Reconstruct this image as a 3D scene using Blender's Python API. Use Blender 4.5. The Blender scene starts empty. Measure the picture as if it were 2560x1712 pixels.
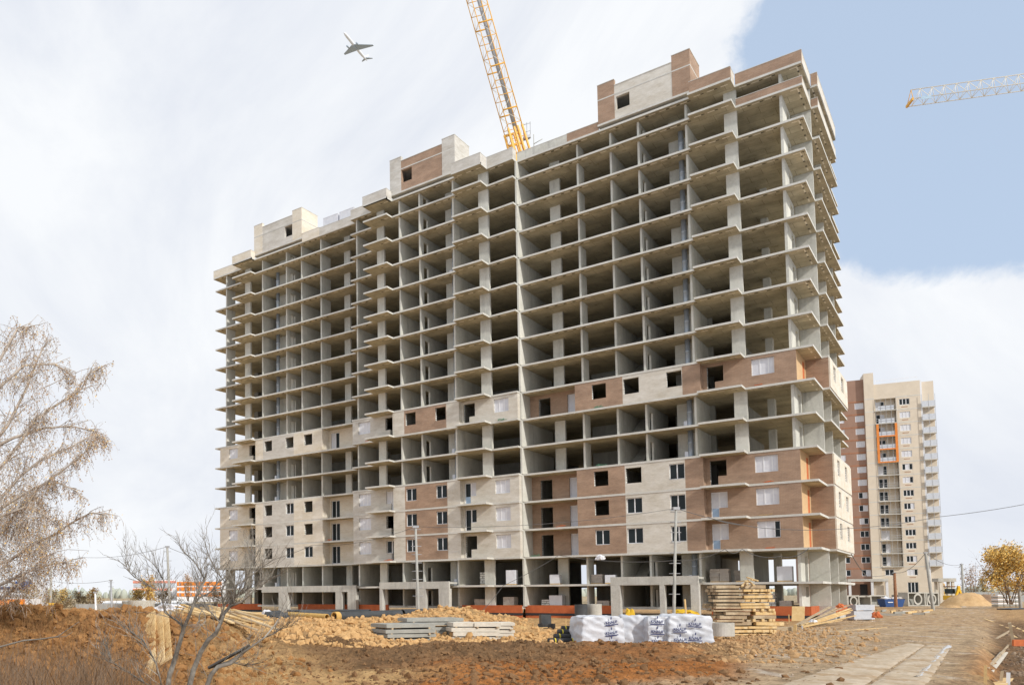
import bpy, bmesh, math, random
from mathutils import Vector, Matrix, noise
V = Vector
SC = bpy.context.scene
COL = SC.collection
# ---------------------------------------------------------------- camera
CC = V((12.4426, -83.2552, -1.0417))
CR = V((0.765763, 0.643108, -0.004356)); CU = V((0.041365, -0.042493, 0.99824)); CF = V((-0.641791, 0.764596, 0.059141))
FPX, CXP, CYP = 2032.08, 764.364, 1367.197          # focal length and principal point in photograph pixels (2560 wide)
cd = bpy.data.cameras.new('camera'); cam = bpy.data.objects.new('camera', cd); COL.objects.link(cam)
m = Matrix((CR, CU, -CF)).transposed().to_4x4(); m.translation = CC; cam.matrix_world = m
cd.sensor_fit = 'HORIZONTAL'; cd.sensor_width = 36; cd.lens = 36*FPX/2560
cd.shift_x = (1280-CXP)/2560; cd.shift_y = (CYP-856)/2560
cd.clip_start = .2; cd.clip_end = 9000
SC.camera = cam
# ---------------------------------------------------------------- world: daylight sky with cloud banks
SUN = V((0.78, -0.20, 0.51)).normalized()
W = bpy.data.worlds.new('World'); SC.world = W; W.use_nodes = True
nt = W.node_tree; N = nt.nodes; L = nt.links; N.clear()
def nd(t, **kw):
    n = N.new(t)
    for k, v in kw.items(): setattr(n, k, v)
    return n
sky = nd('ShaderNodeTexSky'); sky.sky_type = 'NISHITA'; sky.sun_disc = False
sky.sun_elevation = math.asin(SUN.z); sky.sun_rotation = math.atan2(SUN.x, SUN.y)
sky.air_density = 1.0; sky.dust_density = 1.5; sky.ozone_density = 2.0
geo = nd('ShaderNodeTexCoord')
def vm(op, a, b=None):
    n = nd('ShaderNodeVectorMath', operation=op)
    if hasattr(a, 'is_linked'): L.new(a, n.inputs[0])
    else: n.inputs[0].default_value = a
    if b is not None:
        if hasattr(b, 'is_linked'): L.new(b, n.inputs[1])
        else: n.inputs[1].default_value = b
    return n
def ma(op, a, b=None, clamp=False):
    n = nd('ShaderNodeMath', operation=op); n.use_clamp = clamp
    for i, x in enumerate((a, b)):
        if x is None: continue
        if hasattr(x, 'is_linked'): L.new(x, n.inputs[i])
        else: n.inputs[i].default_value = x
    return n.outputs[0]
D = vm('NORMALIZE', geo.outputs['Generated']).outputs[0]
def noise_w(scale, detail, rough, vec, dist=0):
    n = nd('ShaderNodeTexNoise'); n.inputs['Scale'].default_value = scale; n.inputs['Detail'].default_value = detail
    n.inputs['Roughness'].default_value = rough; n.inputs['Distortion'].default_value = dist; L.new(vec, n.inputs['Vector']); return n.outputs[0]
big = noise_w(2.6, 9, .6, D, .35)
fine = noise_w(9.0, 8, .65, D, .3)
cl = ma('ADD', ma('MULTIPLY', big, .58), ma('MULTIPLY', fine, .42))
BLUE = (CF+(2470-CXP)/FPX*CR-(50-CYP)/FPX*CU).normalized()              # middle of the clear patch right of the tower
dotb = vm('DOT_PRODUCT', D, BLUE).outputs['Value']
# cloud cover: falls inside a wide clear patch, full elsewhere
clear = nd('ShaderNodeMapRange'); L.new(dotb, clear.inputs[0]); clear.interpolation_type = 'SMOOTHERSTEP'
clear.inputs[1].default_value = .962; clear.inputs[2].default_value = .9965; clear.inputs[3].default_value = 0; clear.inputs[4].default_value = .8
cov = ma('SUBTRACT', ma('ADD', ma('MULTIPLY', cl, 1.9), -.12), clear.outputs[0])
cm = nd('ShaderNodeMapRange'); L.new(cov, cm.inputs[0]); cm.interpolation_type = 'SMOOTHSTEP'
cm.inputs[1].default_value = .30; cm.inputs[2].default_value = .52
# shade of the cloud itself: soft grey bases and bright tops
sh = noise_w(2.1, 8, .6, D, .8)
cr = nd('ShaderNodeMapRange'); L.new(sh, cr.inputs[0]); cr.inputs[1].default_value = .34; cr.inputs[2].default_value = .62
mixc = nd('ShaderNodeMix', data_type='RGBA'); L.new(cr.outputs[0], mixc.inputs['Factor'])
mixc.inputs['A'].default_value = (4.9, 5.2, 5.85, 1); mixc.inputs['B'].default_value = (6.45, 6.6, 6.8, 1)
hzm = nd('ShaderNodeMix', data_type='RGBA'); hzm.inputs['Factor'].default_value = .8
L.new(sky.outputs[0], hzm.inputs['A']); hzm.inputs['B'].default_value = (3.9, 4.75, 6.0, 1)
mixs = nd('ShaderNodeMix', data_type='RGBA'); L.new(cm.outputs[0], mixs.inputs['Factor'])
L.new(hzm.outputs['Result'], mixs.inputs['A']); L.new(mixc.outputs['Result'], mixs.inputs['B'])
bg = nd('ShaderNodeBackground'); bg.inputs['Strength'].default_value = .1; L.new(mixs.outputs['Result'], bg.inputs['Color'])
ow = nd('ShaderNodeOutputWorld'); L.new(bg.outputs[0], ow.inputs[0])
# ---------------------------------------------------------------- sun and exposure
sd = bpy.data.lights.new('sun', 'SUN'); sd.energy = 2.3; sd.angle = math.radians(2.5); sd.color = (1, .95, .87)
so = bpy.data.objects.new('sun', sd); COL.objects.link(so); so.rotation_euler = SUN.to_track_quat('Z', 'Y').to_euler(); so.location = (60, -20, 90)
SC.view_settings.view_transform = 'Standard'; SC.view_settings.look = 'None'
SC.view_settings.exposure = .56; SC.view_settings.gamma = 1
SC.render.engine = 'CYCLES'
cy = SC.cycles; cy.use_denoising = True; cy.max_bounces = 7; cy.diffuse_bounces = 4; cy.glossy_bounces = 2; cy.transmission_bounces = 3; cy.transparent_max_bounces = 6
# ---------------------------------------------------------------- helpers
R = random.Random(7)
def ray(px, py): return CF + (px-CXP)/FPX*CR - (py-CYP)/FPX*CU
def at(px, py, d): return CC + ray(px, py)*d                     # pixel + forward distance -> world point
def hor(px): return 1490.9 - px*.00437                            # row of the horizon
def dgr(px, py, h=2.45): return h*FPX/(py-hor(px))                # distance of a ground point h below the eye
class MB:
    def __init__(s): s.v = []; s.f = []; s.sm = []
    def add(s, vs, fs, sm=False):
        b = len(s.v); s.v += [tuple(p) for p in vs]; s.f += [tuple(i+b for i in f) for f in fs]; s.sm += [sm]*len(fs); return s
    def box(s, x0, x1, y0, y1, z0, z1):
        return s.add([(x0,y0,z0),(x1,y0,z0),(x1,y1,z0),(x0,y1,z0),(x0,y0,z1),(x1,y0,z1),(x1,y1,z1),(x0,y1,z1)],
                     [(0,3,2,1),(4,5,6,7),(0,1,5,4),(1,2,6,5),(2,3,7,6),(3,0,4,7)])
    def obox(s, c, ax, h):
        c = V(c); a, b, d = [V(ax[i])*h[i] for i in range(3)]
        vs = [c+sx*a+sy*b+sz*d for sz in (-1,1) for sx, sy in ((-1,-1),(1,-1),(1,1),(-1,1))]
        return s.add(vs, [(0,3,2,1),(4,5,6,7),(0,1,5,4),(1,2,6,5),(2,3,7,6),(3,0,4,7)])
    def beam(s, p, q, w, h, up=(0,0,1), roll=0):
        p, q = V(p), V(q); d = (q-p); l = d.length; d = d.normalized(); u = V(up)
        if abs(d.dot(u)) > .97: u = V((1,0,0))
        sd_ = d.cross(u).normalized(); u = sd_.cross(d)
        if roll: sd_, u = sd_*math.cos(roll)+u*math.sin(roll), u*math.cos(roll)-sd_*math.sin(roll)
        return s.obox((p+q)/2, (d, sd_, u), (l/2, w/2, h/2))
    def tube(s, path, r, n=6, cap=True, sm=True):
        path = [V(p) for p in path]; rr = r if isinstance(r, (list, tuple)) else [r]*len(path); vs = []; k = len(path)
        ref = None
        for i, p in enumerate(path):
            d = (path[min(i+1,k-1)]-path[max(i-1,0)]).normalized()
            if ref is None:
                ref = d.orthogonal().normalized()
            ref = (ref-d*ref.dot(d))
            ref = ref.normalized() if ref.length > 1e-5 else d.orthogonal().normalized()
            b = d.cross(ref)
            vs += [p+(ref*math.cos(6.28319*j/n)+b*math.sin(6.28319*j/n))*rr[i] for j in range(n)]
        fs = [(i*n+j, i*n+(j+1)%n, (i+1)*n+(j+1)%n, (i+1)*n+j) for i in range(k-1) for j in range(n)]
        if cap: fs += [tuple(range(n-1,-1,-1)), tuple((k-1)*n+j for j in range(n))]
        return s.add(vs, fs, sm)
    def prism(s, poly, z0, z1):
        n = len(poly); vs = [(x,y,z0) for x,y in poly]+[(x,y,z1) for x,y in poly]
        return s.add(vs, [tuple(range(n-1,-1,-1)), tuple(range(n,2*n))]+[(i,(i+1)%n,n+(i+1)%n,n+i) for i in range(n)])
    def ring(s, c, ro, ri, h, n=24, axis=(0,0,1)):
        q = V(axis).to_track_quat('Z','Y'); vs = []
        for rr, z in ((ro,0),(ro,h),(ri,h),(ri,0)):
            vs += [V(c)+q@V((rr*math.cos(6.28319*j/n), rr*math.sin(6.28319*j/n), z)) for j in range(n)]
        fs = [(a*n+j, a*n+(j+1)%n, ((a+1)%4)*n+(j+1)%n, ((a+1)%4)*n+j) for a in range(4) for j in range(n)]
        return s.add(vs, fs, False)
    def mesh(s, name, mt, org=(0,0,0)):
        o = V(org); me = bpy.data.meshes.new(name); me.from_pydata([V(p)-o for p in s.v], [], s.f)
        if any(s.sm): me.polygons.foreach_set('use_smooth', s.sm)
        me.update()
        bm_ = bmesh.new(); bm_.from_mesh(me); bmesh.ops.recalc_face_normals(bm_, faces=bm_.faces); bm_.to_mesh(me); bm_.free()
        if mt: me.materials.append(mt)
        return me
def link(name, me, parent=None, loc=(0,0,0), label=None, kind=None):
    o = bpy.data.objects.new(name, me); COL.objects.link(o); o.location = loc
    if parent: o.parent = parent
    if label: o['label'] = label
    if kind: o['kind'] = kind
    return o
def tag(o, label, cat, group=None):
    o['label'] = label; o['category'] = cat
    if group: o['group'] = group
    return o
def thing(name, label, cat, loc, group=None, rz=0):
    o = bpy.data.objects.new(name, None); COL.objects.link(o); o.location = loc; o.rotation_euler = (0,0,rz); o.empty_display_size = .3
    return tag(o, label, cat, group)
def part(mb, name, mt, parent, label=None, kind=None):            # world-space geometry -> child of an unrotated thing
    org = V((0,0,0)); p = parent
    while p: org += p.location; p = p.parent
    return link(name, mb.mesh(name, mt, org), parent, (0,0,0), label, kind)
def solo(mb, name, mt, label, cat, org, group=None):
    return tag(link(name, mb.mesh(name, mt, org), None, org), label, cat, group)
# ---------------------------------------------------------------- materials
def mat(name, c1, c2=None, scale=1.5, rough=.85, bump=0, bscale=None, c3=None, streak=False, metal=0, spec=.35, stretch=None, coord='pos', fine=.5):
    mt = bpy.data.materials.new(name); mt.use_nodes = True; t = mt.node_tree; b = t.nodes['Principled BSDF']
    b.inputs['Roughness'].default_value = rough; b.inputs['Metallic'].default_value = metal; b.inputs['Specular IOR Level'].default_value = spec
    c2 = c2 or tuple(x*.8 for x in c1)
    if coord == 'pos': pos = t.nodes.new('ShaderNodeNewGeometry').outputs['Position']
    else: pos = t.nodes.new('ShaderNodeTexCoord').outputs['Object']
    def nz(sc, det, st=None):
        v = pos
        if st:
            mp = t.nodes.new('ShaderNodeMapping'); mp.inputs['Scale'].default_value = st; t.links.new(pos, mp.inputs[0]); v = mp.outputs[0]
        n = t.nodes.new('ShaderNodeTexNoise'); n.inputs['Scale'].default_value = sc; n.inputs['Detail'].default_value = det; n.inputs['Roughness'].default_value = .65
        t.links.new(v, n.inputs['Vector']); return n.outputs[0]
    def mix(fac, a, b_):
        mx = t.nodes.new('ShaderNodeMix'); mx.data_type = 'RGBA'; t.links.new(fac, mx.inputs['Factor'])
        for k, x in (('A', a), ('B', b_)):
            if isinstance(x, tuple): mx.inputs[k].default_value = (*x, 1)
            else: t.links.new(x, mx.inputs[k])
        return mx.outputs['Result']
    def rng(x, lo, hi):
        r = t.nodes.new('ShaderNodeMapRange'); t.links.new(x, r.inputs[0]); r.inputs[1].default_value = lo; r.inputs[2].default_value = hi; return r.outputs[0]
    col = mix(rng(nz(scale, 6, stretch), .36, .64), c1, c2)
    if streak: col = mix(rng(nz(1.3, 4, (1, 1, .12)), .52, .72), col, tuple(x*.68 for x in c1))
    if c3: col = mix(rng(nz(scale*.37, 3, stretch), .52, .66), col, c3)
    if fine:
        g = t.nodes.new('ShaderNodeMix'); g.data_type = 'RGBA'; g.blend_type = 'OVERLAY'; g.inputs['Factor'].default_value = fine*.5
        t.links.new(col, g.inputs['A']); t.links.new(nz((bscale or scale*9), 4), g.inputs['B']); col = g.outputs['Result']
    mt['col'] = 1
    t.links.new(col, b.inputs['Base Color'])
    if bump:
        bp = t.nodes.new('ShaderNodeBump'); bp.inputs['Strength'].default_value = bump; bp.inputs['Distance'].default_value = .03
        t.links.new(nz(bscale or scale*6, 5), bp.inputs['Height']); t.links.new(bp.outputs[0], b.inputs['Normal'])
    return mt
def tilemat(name, c1, c2, mortar, bw, bh, msize, rough=.85, plane='wall', off=.5, dirt=.6):
    mt = bpy.data.materials.new(name); mt.use_nodes = True; t = mt.node_tree; b = t.nodes['Principled BSDF']; b.inputs['Roughness'].default_value = rough
    b.inputs['Specular IOR Level'].default_value = .25
    g = t.nodes.new('ShaderNodeNewGeometry'); s = t.nodes.new('ShaderNodeSeparateXYZ'); t.links.new(g.outputs['Position'], s.inputs[0])
    c = t.nodes.new('ShaderNodeCombineXYZ')
    if plane == 'wall':
        a = t.nodes.new('ShaderNodeMath'); t.links.new(s.outputs[0], a.inputs[0]); t.links.new(s.outputs[1], a.inputs[1]); t.links.new(a.outputs[0], c.inputs[0]); t.links.new(s.outputs[2], c.inputs[1])
    else: t.links.new(s.outputs[0], c.inputs[0]); t.links.new(s.outputs[1], c.inputs[1])
    k = t.nodes.new('ShaderNodeTexBrick'); t.links.new(c.outputs[0], k.inputs['Vector']); k.offset = off
    k.inputs['Color1'].default_value = (*c1, 1); k.inputs['Color2'].default_value = (*c2, 1); k.inputs['Mortar'].default_value = (*mortar, 1)
    k.inputs['Scale'].default_value = 1; k.inputs['Mortar Size'].default_value = msize; k.inputs['Brick Width'].default_value = bw; k.inputs['Row Height'].default_value = bh
    n = t.nodes.new('ShaderNodeTexNoise'); n.inputs['Scale'].default_value = .55; n.inputs['Detail'].default_value = 8; n.inputs['Roughness'].default_value = .68
    mp = t.nodes.new('ShaderNodeMapping'); mp.inputs['Scale'].default_value = (1,1,2.6) if plane == 'wall' else (1,1,1); t.links.new(g.outputs['Position'], mp.inputs[0]); t.links.new(mp.outputs[0], n.inputs['Vector'])
    mx = t.nodes.new('ShaderNodeMix'); mx.data_type = 'RGBA'; mx.blend_type = 'OVERLAY'; mx.inputs['Factor'].default_value = dirt
    
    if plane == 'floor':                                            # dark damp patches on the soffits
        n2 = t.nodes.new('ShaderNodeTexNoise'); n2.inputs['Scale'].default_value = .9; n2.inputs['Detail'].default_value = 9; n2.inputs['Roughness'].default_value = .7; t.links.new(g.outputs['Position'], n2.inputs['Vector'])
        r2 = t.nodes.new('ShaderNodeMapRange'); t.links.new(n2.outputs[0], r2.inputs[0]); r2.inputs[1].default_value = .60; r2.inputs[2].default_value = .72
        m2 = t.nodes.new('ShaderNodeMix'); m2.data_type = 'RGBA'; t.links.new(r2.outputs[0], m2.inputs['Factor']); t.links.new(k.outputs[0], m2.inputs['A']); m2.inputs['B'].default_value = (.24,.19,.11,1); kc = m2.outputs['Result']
    else: kc = k.outputs[0]
    t.links.new(kc, mx.inputs['A']); t.links.new(n.outputs[0], mx.inputs['B']); t.links.new(mx.outputs['Result'], b.inputs['Base Color'])
    bp = t.nodes.new('ShaderNodeBump'); bp.inputs['Strength'].default_value = .35; bp.inputs['Distance'].default_value = .01
    t.links.new(k.outputs['Fac'], bp.inputs['Height']); bp.invert = True; t.links.new(bp.outputs[0], b.inputs['Normal'])
    return mt
M = {}
M['conc'] = mat('concrete', (.63,.625,.575), (.51,.505,.455), .45, bump=.3, bscale=5, streak=True, c3=(.65,.64,.585))
M['conc2'] = mat('rough concrete', (.55,.545,.51), (.45,.445,.41), .8, bump=.4, bscale=8, streak=True)
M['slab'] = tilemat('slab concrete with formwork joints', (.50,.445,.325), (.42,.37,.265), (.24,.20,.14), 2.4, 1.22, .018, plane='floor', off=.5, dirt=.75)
M['edge'] = mat('slab edge concrete', (.63,.62,.58), (.53,.52,.48), .9, bump=.3, bscale=9)
M['brown'] = tilemat('brown facing brick', (.365,.235,.16), (.31,.195,.13), (.40,.32,.25), .25, .075, .010)
M['beige'] = tilemat('beige facing brick', (.66,.62,.545), (.59,.555,.485), (.56,.53,.48), .25, .075, .010)
M['cream'] = tilemat('cream facing brick', (.74,.68,.57), (.67,.61,.51), (.64,.59,.51), .25, .075, .010)
M['greige'] = tilemat('grey beige facing brick', (.60,.575,.525), (.54,.515,.47), (.54,.52,.48), .25, .075, .010)
M['block'] = tilemat('white aerated block', (.66,.66,.63), (.60,.60,.57), (.24,.24,.22), .6, .25, .035)
M['tan'] = mat('tan insulation board', (.62,.43,.24), (.56,.38,.21), 1.2)
M['white'] = mat('white window frame', (.80,.81,.83), (.76,.77,.80), 3, .4, fine=0)
M['film'] = mat('milky protective film', (.70,.71,.75), (.62,.63,.68), 2.2, .35, spec=.5, fine=.2)
M['bluepanel'] = mat('blue film panel', (.33,.47,.66), (.38,.52,.70), 2, .4, fine=0)
M['galv'] = mat('galvanised chute', (.42,.47,.53), (.33,.38,.44), 2.5, .45, metal=.35)
M['dark'] = mat('black bitumen', (.025,.027,.03), (.045,.045,.05), 4, .6)
M['orange'] = mat('orange brick plinth', (.52,.14,.05), (.43,.11,.04), 2.0, bump=.2)
M['redor'] = mat('orange scrap', (.60,.17,.06), (.48,.13,.05), 4)
M['insul'] = mat('pale edge insulation', (.84,.78,.66), (.74,.68,.56), 5); M['gap'] = mat('dark slot', (.10,.09,.07), None, 5)
M['inner'] = mat('shade darkened concrete', (.36,.355,.32), (.28,.275,.25), .8, streak=True)  # darker copy of the concrete: indoor shade put into the wall colour
gl = bpy.data.materials.new('window glass'); gl.use_nodes = True; gb = gl.node_tree.nodes['Principled BSDF']
gb.inputs['Base Color'].default_value = (.02,.027,.03,1); gb.inputs['Roughness'].default_value = .12; gb.inputs['Specular IOR Level'].default_value = .18
M['glass'] = gl
# ================================================================ THE UNFINISHED APARTMENT BLOCK
BASE = V((-37, 8, -3.5))
B = thing('apartment_block', 'long unfinished concrete apartment block with bare floors above brown and beige brick storeys', 'building', BASE)
def bp(name, mb, mt, dz=(0,), parent=None, mi=None, label=None, kind=None):
    me = mb.mesh(name, mt, BASE); out = []
    if mi:
        me.materials.append(mi)
        for p in me.polygons:
            if abs(p.normal.z) < .5: p.material_index = 1
    for z in dz: out.append(link(name, me, parent or B, (0,0,z), label, kind))
    return out
def wallx(mb, x0, x1, y0, y1, z0, z1, ops=()):                     # wall along x with openings (a,b,c,d)
    xs = sorted({x0, x1, *[q for o in ops for q in o[:2] if x0 < q < x1]})
    for a, b in zip(xs, xs[1:]):
        z = z0
        for o in sorted([o for o in ops if o[0] <= a+1e-6 and o[1] >= b-1e-6], key=lambda o: o[2]):
            if o[2] > z+1e-4: mb.box(a, b, y0, y1, z, o[2])
            z = o[3]
        if z < z1-1e-4: mb.box(a, b, y0, y1, z, z1)
    return mb
def wally(mb, y0, y1, x0, x1, z0, z1, ops=()):
    t = wallx(MB(), y0, y1, -x1, -x0, z0, z1, ops)
    return mb.add([(-v[1], v[0], v[2]) for v in t.v], t.f)
LV = [3.0*(k-1) for k in range(1, 17)]                               # slab tops S1..S16
OPEN = [1, 5, 6] + list(range(8, 16))
BRK = [2, 3, 4, 7]
front = [(-75.45,.45),(-69.85,.45),(-69.85,-1.6),(-66.1,-1.6),(-66.1,-.7),(-48.3,-.6),(-48.3,-1.75),(-44.95,-1.75),(-44.95,-3.65),(-41.45,-3.65),(-41.45,-2.45),
         (-32.75,-2.45),(-32.75,-3.3),(-29.05,-3.3),(-29.05,-1.78),(-25.86,-1.9),(-25.86,-.9),(-7.9,-.9),(-7.9,-1.58),(-4.1,-1.58),(-4.1,0),(1.38,0),(1.38,4.87),(1.92,4.87),(1.92,17),(1.3,17),(1.3,22.3),(-75.45,22.3)]
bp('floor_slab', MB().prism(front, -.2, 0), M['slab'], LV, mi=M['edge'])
top = [(-75.9 if x < -75 else x, y) for x, y in front]
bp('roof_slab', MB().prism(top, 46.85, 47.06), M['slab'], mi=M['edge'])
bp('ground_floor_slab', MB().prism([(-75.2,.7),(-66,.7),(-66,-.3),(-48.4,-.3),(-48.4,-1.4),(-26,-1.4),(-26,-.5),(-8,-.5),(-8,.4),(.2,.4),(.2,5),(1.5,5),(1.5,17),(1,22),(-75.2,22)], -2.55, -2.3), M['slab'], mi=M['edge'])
# short pale edge inserts on the soffits, a strip 0.75 m behind the edge
ins = MB(); gp_ = MB()
def dashes(p, q):
    p, q = V((*p, 0)), V((*q, 0)); l = (q-p).length; d = (q-p)/l; n = V((-d.y, d.x, 0)); k = int(l/.95)
    for i in range(k):
        c = p+d*(i+.5)*l/k+n*.42; r = R.random()
        if r < .72: ins.obox((c.x, c.y, -.206), (d, n, V((0,0,1))), (.31, .06, .008))
        c = c+d*.47
        if R.random() < .55: gp_.obox((c.x, c.y, -.204), (d, n, V((0,0,1))), (.14, .07, .006))
for a, b in [((-75.4,.45),(-69.9,.45)),((-69.8,-1.2),(-66.2,-1.2)),((-66,-.7),(-48.4,-.65)),((-48.2,-1.75),(-45,-1.75)),((-44.9,-3.2),(-41.5,-3.2)),((-41.4,-2.45),(-32.8,-2.45)),((-32.7,-2.95),(-29.1,-2.95)),((-29,-1.85),(-26,-1.85)),((-25.8,-.9),(-8,-.9)),((-7.8,-1.3),(-4.2,-1.3)),((-4,0),(1.2,0)),((1.38,.2),(1.38,4.8)),((1.92,5),(1.92,16.8))]: dashes(a, b)
bp('edge_insert', ins, M['insul'], LV[6:]+[47.05], kind='stuff'); bp('edge_slot', gp_, M['gap'], LV[9:]+[47.05], kind='stuff')
# ---- cross walls, piers and columns, storey by storey
XW = [(-73.4,.67,1.8,0),(-65.5,.12,5.5,0),(-61.04,.23,5.5,1),(-58.17,.11,6,0),(-54.75,.1,2.0,0),(-47.8,-1.2,7,0),(-40.8,-1.95,7,0),(-38,-1.9,7,1),(-33.4,-2,7,0),(-25.95,-1.2,8.4,0),(-19.45,0,1.6,0),(-15.95,.05,7,0),(-13.1,-.1,7,1),(-8.55,-.1,5.2,0)]
COLS = [(-69.67,-68.58,.93),(-51.92,-50.96,1.68),(-44.51,-43.46,-1.28),(-30.42,-29.21,-1.28),(-23.21,-22.07,1.72),(-5.2,-4.1,.5)]
def storey(z0, z1, zs):
    h = z1-z0
    for x, y, l, d in XW:
        mb = MB()
        if d: wally(mb, y, y+l, x, x+.2, z0-.01, z1+.01, [(y+.75, y+1.75, z0-.01, z0+2.15)] if h > 2.2 else [(y+.75, y+1.75, z0, z0+1.7)])
        else: mb.box(x, x+.2, y, y+l, z0-.01, z1+.01)
        bp('concrete_wall', mb, M['conc'], zs)
    for a, b, y in COLS: bp('column', MB().box(a, b, y, y+.3, z0-.01, z1+.01), M['conc'], zs)
    bp('column', MB().box(-3.35,-2.75,5.6,6.4,z0-.01,z1+.01), M['conc'], zs)
    for a, b, y in [(-10.74,-8.55,2.22),(-35.57,-33.4,.2),(-64.0,-61.3,2.1)]: bp('concrete_wall', MB().box(a, b, y, y+.2, z0-.01, z1+.01), M['conc'], zs)
    # corner pier with its door-sized opening, and the end bay
    bp('corner_pier', wally(MB(), .56, 4.7, -.55, -.33, z0-.01, z1+.01, [(2.75, 4.2, z0+(.9 if z0 < -.5 or z0 == 0 and zs == (0,) else 0), z0+min(2.35, h-.25))]), M['conc'], zs)
    bp('concrete_wall', MB().box(-.33, 1.3, 4.95, 5.15, z0-.01, z1+.01), M['conc'], zs)
    bp('concrete_wall', MB().box(.2, 1.3, 10.45, 10.65, z0-.01, z1+.01), M['conc'], zs)
    bp('concrete_wall', MB().box(.2, 1.3, 15.75, 15.95, z0-.01, z1+.01), M['conc'], zs)
    # dim inside: corridor spine, rear walls, stair flank
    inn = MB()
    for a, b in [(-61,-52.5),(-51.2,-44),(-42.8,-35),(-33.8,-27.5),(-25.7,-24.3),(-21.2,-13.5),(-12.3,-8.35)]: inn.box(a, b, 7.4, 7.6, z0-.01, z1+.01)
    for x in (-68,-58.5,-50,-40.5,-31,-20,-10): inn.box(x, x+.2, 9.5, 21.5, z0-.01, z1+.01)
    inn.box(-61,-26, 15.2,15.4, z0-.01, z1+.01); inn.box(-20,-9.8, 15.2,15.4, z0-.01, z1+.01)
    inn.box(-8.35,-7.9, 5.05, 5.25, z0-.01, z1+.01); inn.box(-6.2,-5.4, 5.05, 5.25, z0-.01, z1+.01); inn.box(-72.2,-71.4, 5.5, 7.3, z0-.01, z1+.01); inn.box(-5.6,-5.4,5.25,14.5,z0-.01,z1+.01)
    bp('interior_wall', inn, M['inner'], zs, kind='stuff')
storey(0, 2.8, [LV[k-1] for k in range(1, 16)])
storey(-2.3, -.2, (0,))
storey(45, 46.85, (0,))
# stair flights seen between two cross walls
st = MB(); st.add([(-15.7,2.2,0),(-14.5,2.2,0),(-14.5,6.8,2.8),(-15.7,6.8,2.8),(-15.7,2.2,-.18),(-14.5,2.2,-.18),(-14.5,6.8,2.6),(-15.7,6.8,2.6)], [(0,1,2,3),(7,6,5,4),(0,4,5,1),(1,5,6,2),(2,6,7,3),(3,7,4,0)])
bp('stair_flight', st, M['conc2'], [LV[k-1] for k in OPEN])
# galvanised refuse chutes, a length per storey with a collar
for x, y in [(-9.2,.85),(-33.85,-.9),(-63.3,1.1)]:
    bp('refuse_chute', MB().tube([(x,y,.0),(x,y,.35),(x,y,.36),(x,y,1.5),(x,y,1.52),(x,y,1.64),(x,y,1.66),(x,y,2.79)], [.25,.25,.25,.25,.285,.285,.25,.25], 12), M['galv'], [LV[k-1] for k in [1,5,6]+list(range(8,16))])
    bp('chute_hopper', MB().box(x-.52,x-.2,y-.22,y+.2,.03,.75), M['film'], [LV[k-1] for k in (1,5,6,13)])
# ---- brick storeys
W1=(-72.53,-70.75,1,2.5); D1=[(-68.4,-67.65,1,2.5),(-67.65,-66.95,.1,2.5)]; W2=(-64.38,-62.93,1,2.45); W3=(-60.45,-58.99,1,2.45); W4=(-57.16,-55.69,1,2.45); D1b=(-53.7,-52.3,.1,2.4)
W5=(-47.31,-45.48,1,2.5); D2=[(-43.24,-42.5,1,2.5),(-42.5,-41.85,.1,2.5)]; W6=(-39.91,-38.45,1,2.48); W7=(-35.82,-34.4,1,2.5); D3=[(-32.49,-31.75,.1,2.5),(-31.75,-31.05,1,2.5)]; W8=(-28.72,-26.96,1,2.5)
D4a=(-24.75,-23.4,.1,2.4); D4b=(-21.5,-20.55,.1,2.4); W9=(-18.13,-16.66,.95,2.47); W10=(-14.92,-13.4,.95,2.48); W11=(-10.8,-9.4,.95,2.46); D5=[(-7.38,-6.68,.1,2.5),(-6.68,-5.94,1,2.5)]; W12=(-3.57,-1.71,1,2.52)
SEG = [('cream',-74.4,-66.1,.49,[W1]+D1),('cream',-66.1,-64.6,-.66,[]),('greige',-64.6,-58.93,-.66,[W2,W3]),('cream',-58.93,-54,-.66,[W4]),('cream',-54,-48.2,.86,[D1b]),
       ('greige',-48.2,-41.7,-1.71,[W5]+D2),('beige',-41.7,-40.04,-2.41,[]),('brown',-40.04,-34.34,-2.41,[W6,W7]),('beige',-34.34,-32.7,-2.41,[]),('beige',-32.7,-25.9,-1.74,D3+[W8]),
       ('brown',-25.9,-19.9,1.1,[D4a,D4b]),('brown',-19.9,-15,-.86,[W9]),('beige',-15,-9.35,-.86,[W10,W11]),('brown',-9.35,-7.75,-.86,[]),('brown',-7.75,.03,.04,D5+[W12])]
bz = [LV[k-1] for k in BRK]
for c, a, b, y, ops in SEG:
    bp('brick_panel', wallx(MB(), a, b, y, y+.12, 0, 2.8, ops), M[c], bz)
    bp('block_wall', wallx(MB(), a+.02, b-.02, y+.125, y+.40, 0, 2.8, ops), M['block'], bz)
for c, x0, x1, y0, y1 in [('cream',-66.1,-65.98,-.54,.49),('cream',-54.12,-54,-.54,.86),('greige',-48.2,-48.08,-1.59,.86),('beige',-41.7,-41.58,-2.29,-1.71),('beige',-32.82,-32.7,-2.29,-1.74),('beige',-26.02,-25.9,-1.62,1.1),('brown',-19.9,-19.78,-.74,1.1),('brown',-7.87,-7.75,-.74,.04),('cream',-74.4,-74.28,.61,16.5)]:
    bp('brick_return', MB().box(x0, x1, y0, y1, 0, 2.8), M[c], bz)
bp('insulation_panel', wally(MB(), .16, 4.9, -.1, .03, 0, 2.8, [(3.25,4.35,.1,2.45)]), M['tan'], bz)
bp('balcony_door', MB().box(-.06,0,3.25,4.35,.1,2.45), M['redor'], bz)
bp('brick_panel', MB().box(.03, 1.87, 4.9, 5.02, 0, 2.8), M['brown'], bz)
SW = [(7.1,8.7,1,2.5),(12.3,14,1,2.5)]
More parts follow.
